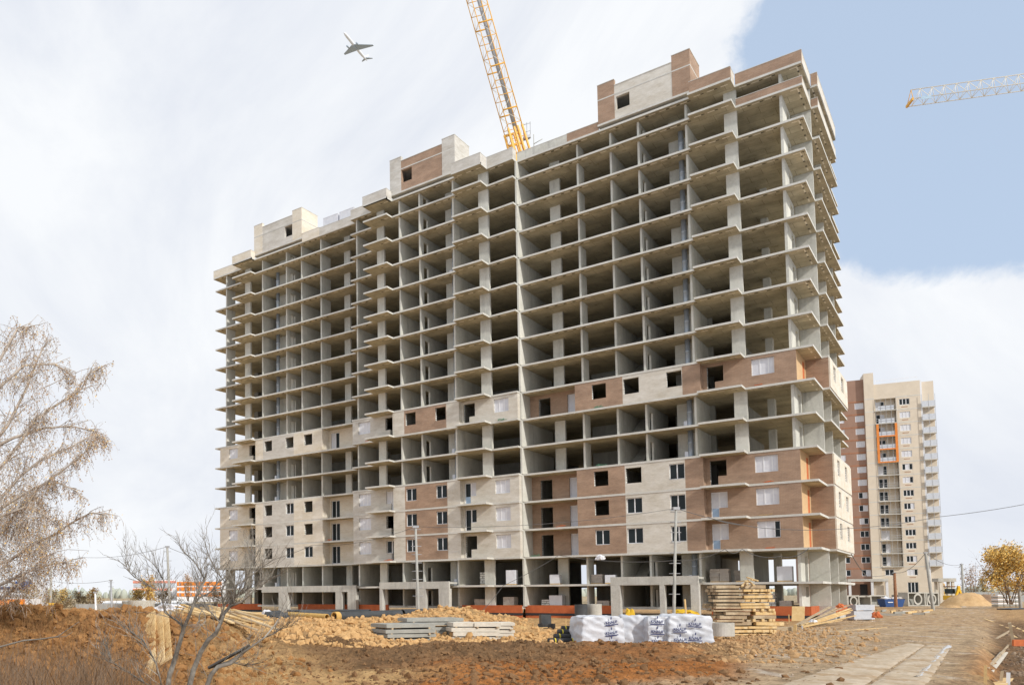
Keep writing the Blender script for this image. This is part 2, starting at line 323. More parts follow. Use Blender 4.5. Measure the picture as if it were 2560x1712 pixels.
bp('brick_panel', wally(MB(), 4.9, 16.9, 1.87, 1.99, 0, 2.8, SW), M['cream'], bz)
bp('block_wall', wally(MB(), 5.05, 16.9, 1.6, 1.865, 0, 2.8, SW), M['block'], bz)
# ---- windows: frame > panes
def wmesh(w, h, splits, door=False):
    f = MB(); t = .07
    f.box(0,w,0,.07,0,t); f.box(0,w,0,.07,h-t,h); f.box(0,t,0,.07,t,h-t); f.box(w-t,w,0,.07,t,h-t)
    for s in splits: f.box(w*s-.05,w*s+.05,-.006,.075,t,h-t)
    f.box(-.03,w+.03,-.09,0,-.03,0)
    e = [0]+list(splits)+[1]; ps = []
    for a, b in zip(e, e[1:]):
        ps.append((a*w+.05+(.0 if a else .02), b*w-.05-(0 if b < 1 else .02)))
    return f.mesh('window', M['white']), ps
WC = {}
def win(o, y, lvl, splits, panes, name='window', inset=.17, label=None):
    a, b, c, d = o; key = (round(b-a,2), round(d-c,2), tuple(splits))
    if key not in WC: WC[key] = wmesh(b-a, d-c, splits)
    me, ps = WC[key]
    w = link(name, me, B, V((a, y+inset, LV[lvl-1]+c))-BASE, label)
    for (p0, p1), k in zip(ps, panes):
        if k is None: continue
        kk = ('p', round(p1-p0,2), round(d-c,2), k)
        if kk not in WC: WC[kk] = MB().box(0, p1-p0, .02, .05, 0, d-c-.14).mesh('pane', M[k])
        link('pane', WC[kk], w, (p0, 0, .07))
    return w
F3 = ['film']*3; G2 = ['glass','glass']
for l in BRK:
    win(W1,.49,l,(.33,.67),F3); win(W5,-1.71,l,(.33,.67),F3); win(W8,-1.74,l,(.33,.67),F3)
    win(W12,.04,l,(.37,.74),F3 if l != 2 else ['film','film','glass'])
    win(D1b,.86,l,(.5,),['film','glass'] if l == 7 else G2,'balcony_window')
    win(D4b,1.1,l,(),['film'],'balcony_door')
    if l < 5:
        win(W6,-2.41,l,(.5,),G2); win(W7,-2.41,l,(.5,),G2); win(W11,-.86,l,(.5,),G2)
        if l != 3: win(W3,-.66,l,(.5,),[None,'glass'] if l == 4 else G2)
        else: win(W3,-.66,l,(.5,),G2)
    if l in (2,3): win(W10,-.86,l,(.5,),G2)
    if l == 2: win(W9,-.86,l,(.5,),G2); win(W4,-.66,l,(.5,),G2)
    if l in (2,3):
        dw = win(D5[0],.04,l,(),['film'],'balcony_door'); link('door_panel', MB().box(.07,.63,.0,.019,.07,.85).mesh('door_panel', M['bluepanel']), dw, (0,0,0))
        win(D5[1],.04,l,(),['film'])
    if l == 4:
        dw = win(D3[0],-1.74,l,(),['glass'],'balcony_door'); link('door_panel', MB().box(.07,.67,.0,.019,.07,.85).mesh('door_panel', M['bluepanel']), dw, (0,0,0))
        win(D3[1],-1.74,l,(),['film']); win(D2[0],-1.71,l,(),['film']); win(D2[1],-1.71,l,(),['film'],'balcony_door')
    if l == 3: win(D3[0],-1.74,l,(),['glass'],'balcony_door'); win(D3[1],-1.74,l,(),['glass'])
    if l == 2: win(D2[0],-1.71,l,(),['glass']); win(D2[1],-1.71,l,(),['glass'],'balcony_door'); win(D1[0],.49,l,(),['film'])
for l in BRK:
    for y0, y1, c, d in SW:
        key = ('s', round(y1-y0, 2))
        if key not in WC:
            f = MB(); w = y1-y0
            f.box(0,.07,0,w,0,.07); f.box(0,.07,0,w,1.43,1.5); f.box(0,.07,0,.07,.07,1.43); f.box(0,.07,w-.07,w,.07,1.43); f.box(0,.07,w/2-.05,w/2+.05,.07,1.43); WC[key] = (f.mesh('window', M['white']), MB().box(.02,.05,.07,w-.07,.07,1.43).mesh('pane', M['film']))
        w = link('window', WC[key][0], B, V((1.7, y0, LV[l-1]+c))-BASE); link('pane', WC[key][1], w)
# ---- roof: parapets and stair houses
# white block packs stored on the roof behind the parapet
def para(c, x0, x1, y, z0=46.9, z1=48.1, t=.25, yb=None):
    mb = MB().box(x0, x1, y+.02, y+t, z0, z1)
    bp('parapet', mb, M[c])
    bp('parapet_coping', MB().box(x0-.02, x1+.02, y-.0, y+t+.03, z1+.002, z1+.05), M['edge'])
def paray(c, x, y0, y1, z0=46.9, z1=48.1, t=.25):
    bp('parapet', MB().box(x-t, x-.02, y0, y1, z0, z1), M[c]); bp('parapet_coping', MB().box(x-t-.03, x, y0, y1, z1+.002, z1+.05), M['edge'])
para('cream',-75.9,-69.85,.45); bp('parapet', MB().box(-75.88,-75.65,.7,22.2,46.9,48.1), M['cream'])
para('cream',-69.85,-66.1,-1.6,46.85,48.05); paray('cream',-66.1,-1.35,-.7,46.85,48.05); bp('parapet', MB().box(-69.83,-69.6,-1.35,.45,46.9,48.05), M['cream'])
para('cream',-57.3,-54.3,-.7); para('greige',-54.3,-48.35,-.68,46.9,48.0)
para('greige',-48.25,-45,-1.75); para('greige',-45,-41.45,-3.65,46.85,48.05); paray('greige',-41.45,-3.4,-2.45,46.85,48.05); bp('parapet', MB().box(-44.98,-44.75,-3.4,-1.75,46.9,48.05), M['greige'])
para('greige',-32.72,-29.05,-3.3,46.9,48.15); paray('greige',-29.05,-3.05,-1.8,46.9,48.15)
para('greige',-29.05,-25.88,-1.8,46.9,48.2); paray('greige',-25.88,-1.55,-.9,46.9,48.2)
para('conc',-25.8,-20.1,-.88,46.87,47.9); para('brown',-20.1,-16.75,-.88,46.87,47.95)
para('brown',-7.72,-4.1,-1.58,46.9,48.1); paray('beige',-4.1,-1.33,0,46.9,48.1)
para('brown',-4.05,1.4,0,46.9,48.1); paray('beige',1.4,.25,4.87,46.9,48.1); para('brown',1.42,1.94,4.87,46.9,48.2); paray('beige',1.94,5.12,17,46.9,48.2)
para('brown',-4.05,1.36,0,45.0,45.65); paray('beige',1.36,.25,4.87,45,45.65); para('brown',1.38,1.9,4.88,45,45.75); paray('beige',1.9,5.13,16.9,45,45.75)
def pent(x0, xa, xb, x1, y, cp, cm, zb, zs, ztp, ztl, w, seam):
    bp('stair_house_base', MB().box(x0-.05, x1+.05, y-.05, y+3.5, zb, zb+.2), M['edge'])
    z = zb+.2
    bp('stair_house_wall', MB().box(x0, xa, y, y+.4, z, ztp), M[cp]); bp('stair_house_wall', MB().box(xb, x1, y, y+.4, z, ztp), M[cp])
    bp('stair_house_wall', wallx(MB(), xa, xb, y+.02, y+.4, z, ztl, [w]), M[cm])
    bp('stair_house_wall', MB().box(x1-.4, x1, y+.4, y+3.45, z, ztp), M[cp]); bp('stair_house_wall', MB().box(x0, x0+.4, y+.4, y+3.45, z, ztp), M[cp])
    bp('stair_house_wall', MB().box(x0+.4, x1-.4, y+3.1, y+3.45, z, ztl), M[cm])
    bp('seam_band', MB().box(x0-.003, x1+.003, y-.004, y+.1, zs, zs+.12), M[seam]); bp('seam_band', MB().box(x1-.1, x1+.004, y+.1, y+3.45, zs, zs+.12), M[seam])
    bp('stair_house_roof', MB().box(x0+.4, x1-.4, y+.4, y+3.1, zs, zs+.2), M['conc2'])
    bp('coping', MB().box(xa, xb, y-.02, y+.43, ztl, ztl+.06), M['edge']); bp('coping', MB().box(x0-.03, xa+.02, y-.03, y+.43, ztp, ztp+.06), M['edge']); bp('coping', MB().box(xb-.02, x1+.03, y-.03, y+3.5, ztp, ztp+.06), M['edge'])
pent(-66.3,-64.7,-59.03,-57.36,-.68,'cream','greige',47.42,50.08,51.83,51.25,(-60.48,-59.07,48.5,50.02),'conc2')
pent(-41.7,-40.08,-34.4,-32.72,-2.42,'greige','brown',47.5,50.38,52.0,51.45,(-40,-38.56,48.7,50.25),'edge')
pent(-16.72,-15.0,-9.4,-7.72,-.9,'brown','beige',47.42,50.15,51.8,51.15,(-14.83,-13.49,48.5,49.9),'edge')
for x0, x1, lab in [(-54.2,-51.75,'left white block pack standing on the roof of the left section'),(-51.45,-49.1,'right white block pack standing on the roof of the left section')]:
    solo(MB().box(x0, x1, .1, 1.0, 47.06, 49.5).box(x0-.02,x1+.02,.08,1.02,49.5,49.56), 'block_pack', M['film'], lab, 'block pack', ((x0+x1)/2, .5, 47.06), 'white block packs on the roof')
for x0, x1, z, lab in [(-1.7,.35,49.0,'orange and white barrier on the roof behind the right parapet'),(-3.9,-3.2,48.5,'short orange and white barrier on the roof by the parapet step')]:
    t_ = thing('roof_barrier', lab, 'barrier', ((x0+x1)/2, 1.6, 47.06), 'barriers on the roof')
    for k_ in range(3): part(MB().box(x0, x1, 1.5, 1.55, z-.25*k_-.16, z-.25*k_), 'barrier_board', M['redor'] if k_ % 2 == 0 else M['white'], t_)
    for x_ in (x0, x1-.06): part(MB().box(x_, x_+.06, 1.56, 1.62, 47.06, z), 'barrier_post', M['white'], t_)
t_ = thing('roof_stand', 'thin rusty steel stand on the roof beside the crane boom', 'stand', (-24.0, -.4, 47.06)); part(MB().tube([(-24,-.4,47.06),(-24,-.4,49.6)], .05, 5), 'post', M['conc2'], t_); part(MB().tube([(-24,-.4,48.5),(-23.0,-.4,48.7)], .045, 5), 'arm', M['conc2'], t_)
# ---- plinth and entrance portals
for a, b, y in [(-75,-66.2,.65),(-58.5,-48.5,-.35),(-48.3,-43.2,-1.45),(-33.2,-26,-1.45),(-26,-16.6,-.55),(-7.7,.2,.35)]:
    bp('brick_plinth', MB().box(a, b, y-.05, y+.12, -3.02, -2.2), M['orange']); bp('bitumen_strip', MB().box(a, b, y-.03, y+.1, -3.28, -3.02), M['dark']); bp('foundation_wall', MB().box(a, b, y, y+.2, -4.2, -3.28), M['redor'] if a > -45 else M['conc2'])
bp('brick_plinth', MB().box(.2,.36,.4,4.9,-3.02,-2.2), M['orange']); bp('brick_plinth', MB().box(1.5,1.66,5,17,-3.02,-2.2), M['orange']); bp('foundation_wall', MB().box(.2,1.6,4.9,5.1,-4.2,-2.2), M['conc2']); bp('foundation_wall', MB().box(1.5,1.6,5.1,17,-4.2,-3.0), M['conc2'])
def portal(x0, x1, y, zt, posts):
    pr_ = MB().box(x0, x1, y, y+.3, zt-.8, zt); bp('portal_beam', pr_, M['conc2'])
    bp('portal_roof', MB().box(x0, x1, y+.3, y+1.9, zt-.28, zt-.08), M['conc2'])
    for a, b in posts: bp('portal_post', MB().box(a, b, y+.01, y+.6, -3.6, zt-.8), M['conc2'])
    bp('portal_floor', MB().box(x0, x1, y+.25, y+2.2, -3.62, -3.2), M['dark'])
portal(-63.3,-47.4,-2.4,.18,[(-60.2,-58.6),(-50.6,-49.6),(-48.7,-47.4)])
portal(-42.6,-33.3,-4.2,.45,[(-42.6,-42.2),(-37.6,-36.3),(-34.6,-33.3)])
portal(-16.1,-8.05,-2.6,.62,[(-16.1,-15.2),(-11.5,-11.05),(-8.75,-8.05)])
# pallets of blocks and bags standing on the two lowest floors
def pal(x, y, z, w, d, h, c, label, cat='pallet', rows=0, grp=None):
    t = thing('block_pallet', label, cat, (x, y, z), grp, R.uniform(-.12,.12))
    link('pallet_board', MB().box(-w/2,w/2,-d/2,d/2,0,.12).mesh('pallet_board', WOOD), t)
    if rows:
        bh = (h-.12)/rows; k = ('blk', w, d, round(bh,3), c)
        if k not in WC: WC[k] = MB().box(-w/4+.006, w/4-.006, -d/2, d/2, .004, bh-.004).mesh('block', M[c])
        for r in range(rows):
            for s in (-1, 1): link('block', WC[k], t, (s*w/4+R.uniform(-.02,.02), R.uniform(-.03,.03), .12+r*bh))
    else: link('wrapped_blocks', MB().box(-w/2,w/2,-d/2,d/2,.12,h).mesh('wrapped_blocks', M[c]), t)
    return t
WOOD = mat('sawn timber', (.58,.42,.22), (.46,.31,.15), 3, bump=.2, coord='obj', stretch=(1,1,.3))
M['bag'] = mat('dusty cement bag', (.50,.45,.40), (.42,.37,.33), 3)
for x, y, z, w, d, h, c, lab, rows in [
  (-30.8,-.5,0,.8,.8,1.45,'block','pallet of white blocks behind the column right of the middle portal on the first floor',6),
  (-27.3,-1.0,0,1.0,.9,1.6,'film','tall white wrapped pallet on first floor just left of the beige corner return',0),
  (-22.9,.3,0,1.0,.9,1.05,'film','small white wrapped pallet in shade of first floor loggia bay',0),
  (-18.6,1.0,0,1.2,1.0,1.0,'bag','grey pallet behind the short pier on the first floor',4),
  (-17.0,.2,0,1.0,1.0,.9,'film','white pallet on first floor beside the right portal left end',0),
  (-1.7,1.4,0,1.2,1.0,1.4,'film','white boxed pallet on first floor next to the corner pier',0),
  (-5.2,2.3,0,1.5,1.1,1.15,'bag','slumped pallet of cement bags on the first floor right of the broad column',5),
  (-31.3,-.4,-2.3,1.3,1.0,.75,'bag','low brown pallet of bricks on ground floor right of the middle portal',4),
  (-27.9,-.2,-2.3,1.3,1.0,1.0,'bag','grey brick pallet on ground floor left of the section corner wall',4),
  (-23.0,.8,-2.3,1.4,1.0,1.15,'film','white wrapped block pallet on ground floor behind the orange plinth',0),
  (-24.1,.7,-2.3,.9,.9,.7,'block','shorter white block pallet on ground floor beside the taller wrapped one',3),
  (-18.0,.9,-2.3,1.3,.9,.6,'bag','low pallet with dark sacks on ground floor left of the right portal',2),
  (-3.2,1.6,-2.3,1.3,1.1,1.25,'block','heaped white blocks on ground floor above the right orange plinth',5),
  (-1.7,1.5,-2.3,1.0,.9,.6,'bag','sandy block pallet on ground floor beside the corner pier',3)]:
    pal(x, y, z, w, d, h, c, lab, rows=rows)
t = thing('cement_bag_pallet', 'bulging pallet of grey brown cement bags on first floor in the right bay', 'pallet', (-7.1,1.5,0))
link('pallet_board', MB().box(-.8,.8,-.5,.5,0,.12).mesh('pallet_board', WOOD), t)
for r in range(6):
    for s in (-1, 1): link('bag', MB().obox((0,0,0), (V((1,0,0)),V((0,1,0)),V((0,0,1))), (.40,.5,.095)).mesh('bag', M['bag']), t, (s*.4+R.uniform(-.05,.05), R.uniform(-.06,.06), .22+r*.195))
# scrap left on slab edges
for i, (x, y, l, lab) in enumerate([(-2.9,-.0,7,'twisted orange formwork scrap on seventh slab edge below the film covered corner window'),(-45.6,-1.75,7,'orange scrap boards on seventh slab edge at the middle section left end'),(-2.9,0,4,'orange boards on fourth slab edge below the corner window'),(-3.0,0,3,'pale sticks and scrap on the third slab edge at the corner bay'),(-2.6,0,2,'rust orange strip on the second slab edge under the corner window'),(-21.8,-.9,3,'orange scrap on the third slab edge below the white loggia door'),(-53.2,-.6,3,'orange board on third slab edge of the left loggia'),(-42.5,-2.5,2,'orange boards on second slab edge left of the brown panel')]):
    mb = MB(); z = LV[l-1]
    for j in range(5): mb.beam((x+R.uniform(-.7,.3), y+.03+.02*j, z+.04+.05*j), (x+R.uniform(.1,.8), y+.04+.02*j, z+.05+R.uniform(0,.16)), .06, .05)
    solo(mb, 'scrap_boards', M['redor'] if i != 3 else WOOD, lab, 'scrap', (x, y+.1, z), 'scrap on the slab edges')
GRN = mat('green netting', (.08,.22,.14), (.12,.28,.18), 6)
for x, y, l, lab in [(-27.7,-1.9,7,'green netting scrap on seventh slab edge under the beige window'),(-17.5,-.9,7,'green netting on seventh slab edge under the brown panel window'),(-56.8,-.65,7,'green netting tuft on the left section seventh slab edge'),(-24.7,-.9,2,'flat green strip on second slab edge at the brown loggia'),(-17.4,-.9,5,'green netting on the fifth slab edge beside the brown panel')]:
    mb = MB()
    for j in range(9): mb.beam((x+R.uniform(-.6,.6), y+.03, LV[l-1]+.03), (x+R.uniform(-.6,.6), y+.06, LV[l-1]+R.uniform(.05,.28)), .05, .03)
    solo(mb, 'netting_scrap', GRN, lab, 'netting', (x, y, LV[l-1]), 'scrap on the slab edges')
# ================================================================ THE GROUND
# control sections: heights below eye level along lines of sight, joined smoothly (real relief: left bank, golden spoil heaps, dark mound, road, trench)
SEC = [(-900,[(3,-1.8),(12,-2.2),(20,-2.6),(23,-2.0),(27,-.6),(30,-.7),(36,-1.9),(45,-2.3),(120,-2.4)]),
 (0,[(3,-1.8),(12,-2.2),(20,-2.6),(22.5,-2.3),(25,-1.2),(27,-.47),(29.5,-.5),(34,-1.6),(42,-2.3),(60,-2.35),(120,-2.4)]),
 (180,[(3,-1.8),(12,-2.2),(20,-2.6),(22.5,-2.35),(25,-1.35),(27,-.72),(29.5,-.72),(34,-1.7),(42,-2.35),(60,-2.35),(120,-2.4)]),
 (340,[(3,-1.8),(12,-2.2),(20,-2.6),(22.5,-2.35),(25,-1.35),(27,-.66),(30,-.68),(35,-1.6),(42,-2.2),(60,-2.2),(120,-2.4)]),
 (450,[(3,-1.8),(12,-2.2),(20,-2.6),(22.5,-2.4),(25.5,-1.6),(28,-.98),(32,-.98),(37,-1.5),(45,-2.1),(60,-2.3),(120,-2.4)]),
 (560,[(3,-1.8),(12,-2.2),(21,-2.65),(24,-2.35),(28,-1.5),(31,-1.2),(36,-1.25),(42,-1.8),(52,-2.2),(70,-2.4),(120,-2.4)]),
 (650,[(3,-1.8),(12,-2.2),(21,-2.65),(28,-2.4),(35,-2.05),(42,-1.7),(48,-1.6),(56,-1.75),(64,-2.3),(80,-2.4),(120,-2.4)]),
 (850,[(3,-1.8),(12,-2.2),(22,-2.65),(28,-2.5),(36,-2.2),(42,-1.85),(47,-1.68),(56,-1.74),(62,-2.1),(72,-2.45),(120,-2.45)]),
 (980,[(3,-1.8),(12,-2.2),(22,-2.6),(27,-2.45),(31,-2.2),(36,-2.45),(41,-2.35),(46,-1.85),(50,-1.58),(57,-1.6),(64,-2.2),(75,-2.45),(120,-2.45)]),
 (1130,[(3,-1.8),(12,-2.2),(22,-2.5),(27,-2.3),(32,-1.96),(35.5,-2.3),(40,-2.5),(46,-2.1),(50,-1.25),(53,-.95),(57,-1.2),(63,-2.2),(75,-2.45),(120,-2.45)]),
 (1260,[(3,-1.8),(12,-2.2),(22,-2.5),(27,-2.3),(32,-1.97),(35.5,-2.3),(40,-2.5),(45,-2.3),(49,-1.6),(53,-1.55),(58,-2.1),(66,-2.9),(80,-2.6),(120,-2.45)]),
 (1400,[(3,-1.8),(12,-2.2),(22,-2.5),(27,-2.3),(32,-1.99),(35.5,-2.3),(40,-2.5),(50,-2.5),(58,-2.6),(68,-2.9),(80,-2.5),(120,-2.45)]),
 (1640,[(3,-1.8),(12,-2.1),(22,-2.4),(27,-2.25),(32,-2.0),(36,-2.35),(40,-2.48),(50,-2.45),(70,-2.5),(120,-2.45)]),
 (1800,[(3,-1.8),(12,-2.1),(22,-2.4),(30,-2.35),(38,-2.4),(50,-2.45),(70,-2.5),(120,-2.45)]),
 (2000,[(3,-1.8),(12,-2.1),(22,-2.42),(36,-2.3),(50,-2.4),(60,-2.5),(120,-2.45)]),
 (2250,[(3,-1.8),(12,-2.2),(22,-2.45),(40,-2.42),(70,-2.45),(120,-2.45)]),
 (2420,[(3,-1.8),(12,-2.2),(22,-2.5),(40,-2.44),(70,-2.45),(120,-2.45)]),
 (2490,[(3,-1.8),(12,-2.3),(18,-2.9),(25,-3.1),(33,-3.0),(42,-2.9),(55,-2.85),(70,-2.6),(90,-2.45),(120,-2.45)]),
 (2700,[(3,-1.8),(12,-2.4),(18,-3.2),(25,-3.4),(40,-3.4),(60,-3.3),(75,-2.8),(95,-2.45),(120,-2.45)]),
 (3600,[(3,-1.8),(12,-2.4),(40,-2.6),(120,-2.45)])]
FH = V((CF.x, CF.y, 0)); RH = V((CR.x, CR.y, 0))
def gxy(px, d): return CC+FH*d+RH*(d*(px-CXP)/FPX)
def prof(pts, d):
    if d <= pts[0][0]: return pts[0][1]
    for (a, h), (b, g) in zip(pts, pts[1:]):
        if d <= b:
            t = (d-a)/(b-a); t = t*t*(3-2*t); return h+(g-h)*t
    return pts[-1][1]
def relz(px, d):
    if d < 110:
        w_ = gxy(px, d); px += (26*noise.noise(V((w_.x*.35, w_.y*.35, 21)))+9*noise.noise(V((w_.x*1.3, w_.y*1.3, 4))))*min(1, 30/d)*(1 if px < 2380 else 1.6)
    for (a, p), (b, q) in zip(SEC, SEC[1:]):
        if px <= b:
            t = max(0, (px-a)/(b-a)); t = t*t*(3-2*t); return prof(p, d)*(1-t)+prof(q, d)*t
    return prof(SEC[-1][1], d)
def sstep(a, b, x): t = min(1, max(0, (x-a)/(b-a))); return t*t*(3-2*t)
def road(px, d):                                                     # 1 on the beaten track
    c = 2090+(d-20)*4.2 if d < 50 else 2216+(d-50)*2.0; w = 300 if d < 50 else 300-(min(d, 120)-50)*2.6
    return 1-sstep(.7, 1.15, abs(px-c)/w) if d > 14 else 0
def rough(px, d):
    heap = sstep(-150, 350, px)*0+1
    r = .5
    if px < 560: r = 1.0 if d < 34 else .35
    elif px < 1330: r = .9 if d > 30 else .6
    elif px < 1800: r = .55 if d < 40 else .35
    else: r = .3
    return r*(1-.8*road(px, d))*(1 if d < 70 else max(.15, 1-(d-70)/40))
def gz(px, d, nz=True):
    p = gxy(px, d); z = relz(px, d)
    if nz and d < 160:
        r = rough(px, d)
        n1 = noise.fractal(V((p.x*.55, p.y*.55, 3)), 1, 2, 3); n2 = noise.noise(V((p.x*2.3, p.y*2.3, 7))); n3 = noise.noise(V((p.x*5.5, p.y*5.5, 1)))
        bl = 1-abs(noise.noise(V((p.x*1.25, p.y*1.25, 9))))*2; z += r*(.19*n1+.13*max(0,bl)+.15*abs(n2)+.10*n3)
        rd = road(px, d)
        if rd > .02 and d < 75:                                      # wheel ruts
            u = p.x*.70+p.y*.72; z += rd*(.035*n2-.05*math.exp(-((math.sin(u*1.4+.3*n1))/.25)**2)*.6)
    return CC.z+z
def G(px, d, up=0): p = gxy(px, d); return V((p.x, p.y, gz(px, d)+up))
def GP(px, py): d = dgr(px, py); return G(px, d)
ds = [4, 6, 8, 10, 12, 13.5]; q = 14.5
while q < 135: ds.append(q); q *= 1.0072 if q < 70 else 1.016
while q < 6000: ds.append(q); q *= 1.22
pxs = [-2600,-1800,-1300,-1000,-800,-650,-520,-420,-340,-270,-210,-160,-120]+[i*5.0-80 for i in range(546)]+[2680,2740,2820,2920,3050,3250,3600,4200,5200]
vs = []; cols = []
def soil(px, d, p):
    n = noise.fractal(V((p.x*.22, p.y*.22, 11)), 1, 2, 4); m_ = noise.fractal(V((p.x*.9, p.y*.9, 5)), 1, 2, 3)
    gold = V((.56,.355,.165)); dark = V((.20,.115,.058)); orange = V((.43,.165,.045)); track = V((.52,.39,.255)); bank = V((.34,.18,.07)); tan = V((.47,.295,.145))
    c = tan.copy()
    if px < 1900: c = tan.lerp(gold, 1-sstep(1350, 1900, px))
    lb = (1-sstep(430, 620, px+40*n))*(1-sstep(33, 40, d)); c = c.lerp(bank, lb)
    dk = sstep(24.5, 26.5, d+2*n)*(1-sstep(36, 40, d+2.5*n))*sstep(640, 880, px+120*n+(d-30)*14)*(1-sstep(1640, 1880, px+90*n)); c = c.lerp(dark, dk*.92)
    og = sstep(20, 21, d)*(1-sstep(26.5, 29, d+2.2*n))*sstep(900, 1120, px+150*n)*(1-sstep(1750, 1960, px+120*n)); c = c.lerp(orange, og*.9)
    og2 = sstep(.05,.3,n)*(1-sstep(40,60,d))*sstep(1300,1500,px)*.5; c = c.lerp(orange, og2*(1-road(px, d)))
    lt = sstep(18.5, 20, d)*(1-sstep(21.5, 23, d+1.2*n))*sstep(1250, 1500, px); c = c.lerp(track, lt*.7)
    c = c.lerp(track, road(px, d)*(.85 if d < 60 else .6))
    rd = road(px, d)
    if rd > .1:
        u = p.x*.70+p.y*.72; c = c.lerp(V((.60,.56,.51)), rd*sstep(.80, .98, math.sin(u*1.4+.5*n))*.55*sstep(-.1, .3, m_+.1)); c = c.lerp(V((.20,.13,.08)), rd*sstep(.25, .5, m_)*.5)
    tr = sstep(2440, 2500, px-20*n)*(1-sstep(66, 80, d))*sstep(13, 16, d); c = c.lerp(V((.17,.105,.06)), tr*.85)
    if d > 110: c = c.lerp(V((.36,.31,.21)), sstep(110, 220, d)*.8)
    c = c.lerp(dark, sstep(.15, .5, m_)*.5*(1-.5*rd)); c = c*(1+.35*m_)
    return c
for d in ds:
    for px in pxs:
        p = gxy(px, d); vs.append((p.x, p.y, gz(px, d))); cols.append(soil(px, d, p))
nx = len(pxs); fs = [(j*nx+i, j*nx+i+1, (j+1)*nx+i+1, (j+1)*nx+i) for j in range(len(ds)-1) for i in range(nx-1)]
me = bpy.data.meshes.new('ground'); me.from_pydata(vs, [], fs); me.update()
ca = me.color_attributes.new('soil', 'FLOAT_COLOR', 'POINT'); ca.data.foreach_set('color', [x for c in cols for x in (max(.01,c.x), max(.01,c.y), max(.01,c.z), 1)])
gm = bpy.data.materials.new('soil'); gm.use_nodes = True; t = gm.node_tree; b = t.nodes['Principled BSDF']; b.inputs['Roughness'].default_value = .95; b.inputs['Specular IOR Level'].default_value = .15
a = t.nodes.new('ShaderNodeAttribute'); a.attribute_name = 'soil'; g = t.nodes.new('ShaderNodeNewGeometry')
def tn(sc, de): n = t.nodes.new('ShaderNodeTexNoise'); n.inputs['Scale'].default_value = sc; n.inputs['Detail'].default_value = de; n.inputs['Roughness'].default_value = .7; t.links.new(g.outputs['Position'], n.inputs['Vector']); return n.outputs[0]
x1 = t.nodes.new('ShaderNodeMix'); x1.data_type = 'RGBA'; x1.blend_type = 'OVERLAY'; x1.inputs['Factor'].default_value = 1.0; t.links.new(a.outputs['Color'], x1.inputs['A']); t.links.new(tn(5.5, 8), x1.inputs['B'])
x2 = t.nodes.new('ShaderNodeMix'); x2.data_type = 'RGBA'; x2.blend_type = 'OVERLAY'; x2.inputs['Factor'].default_value = .75; t.links.new(x1.outputs['Result'], x2.inputs['A']); t.links.new(tn(1.1, 5), x2.inputs['B'])
t.links.new(x2.outputs['Result'], b.inputs['Base Color'])
bpn = t.nodes.new('ShaderNodeBump'); bpn.inputs['Strength'].default_value = 1.0; bpn.inputs['Distance'].default_value = .22; t.links.new(tn(7, 8), bpn.inputs['Height']); t.links.new(bpn.outputs[0], b.inputs['Normal'])
me.materials.append(gm); me.polygons.foreach_set('use_smooth', [False]*len(fs))
link('ground', me, kind='structure')
# ---- clods and stones
def scatter(name, n, fn, mt, kind='stuff'):
    bmv = bmesh.new(); bmesh.ops.create_icosphere(bmv, subdivisions=1, radius=1); base = [v.co.copy() for v in bmv.verts]; bf = [tuple(v.index for v in f.verts) for f in bmv.faces]; bmv.free()
    vv = []; ff = []
    for i in range(n):
        r = fn()
        if r is None: continue
        p, s = r; e = Matrix.Rotation(R.uniform(0,6.28), 3, V((R.random()-.5,R.random()-.5,R.random()-.5)).normalized()); k = len(vv); sc = V((s*R.uniform(.7,1.4), s*R.uniform(.7,1.3), s*R.uniform(.45,.9)))
        for c in base:
            c = c*R.uniform(.75,1.2); q_ = e@V((c.x*sc.x, c.y*sc.y, c.z*sc.z)); vv.append(p+q_)
        ff += [tuple(a_+k for a_ in f) for f in bf]
    me = bpy.data.meshes.new(name); me.from_pydata(vv, [], ff); me.update(); me.materials.append(mt); return link(name, me, kind=kind)
def clodmat(name, c1, c2): return mat(name, c1, c2, 1.2, .95, bump=.6, bscale=14, spec=.1)
def pick(a, b, c, e, s0, s1):
    def f():
        px = (a+b)/2+(b-a)/2*max(-1.4, min(1.4, R.gauss(0,.5))); d = c*(e/c)**max(0, min(1.05, R.gauss(.5,.28))); s = s0*(s1/s0)**(R.random()**3.2); return G(px, d, s*.1), s
    return f
scatter('bank_clods', 6500, pick(-160, 660, 20, 33, .03, .20), clodmat('bank clod', (.36,.19,.075), (.26,.13,.05)))
scatter('golden_clods', 9000, pick(540, 1440, 34, 58, .035, .24), clodmat('golden clod', (.58,.37,.175), (.46,.275,.12)))
scatter('dark_clods', 4200, pick(680, 1850, 20, 37, .025, .15), clodmat('dark clod', (.24,.14,.07), (.16,.09,.045)))
scatter('earth_clods', 3000, pick(1690, 2150, 28, 62, .025, .17), clodmat('earth clod', (.48,.31,.16), (.36,.22,.11)))
scatter('trench_rubble', 900, pick(2480, 2660, 20, 60, .03, .18), clodmat('trench rubble', (.18,.115,.07), (.30,.23,.17)))
scatter('track_stones', 900, pick(1850, 2500, 18, 70, .012, .05), clodmat('stone', (.42,.35,.28), (.32,.24,.17)))
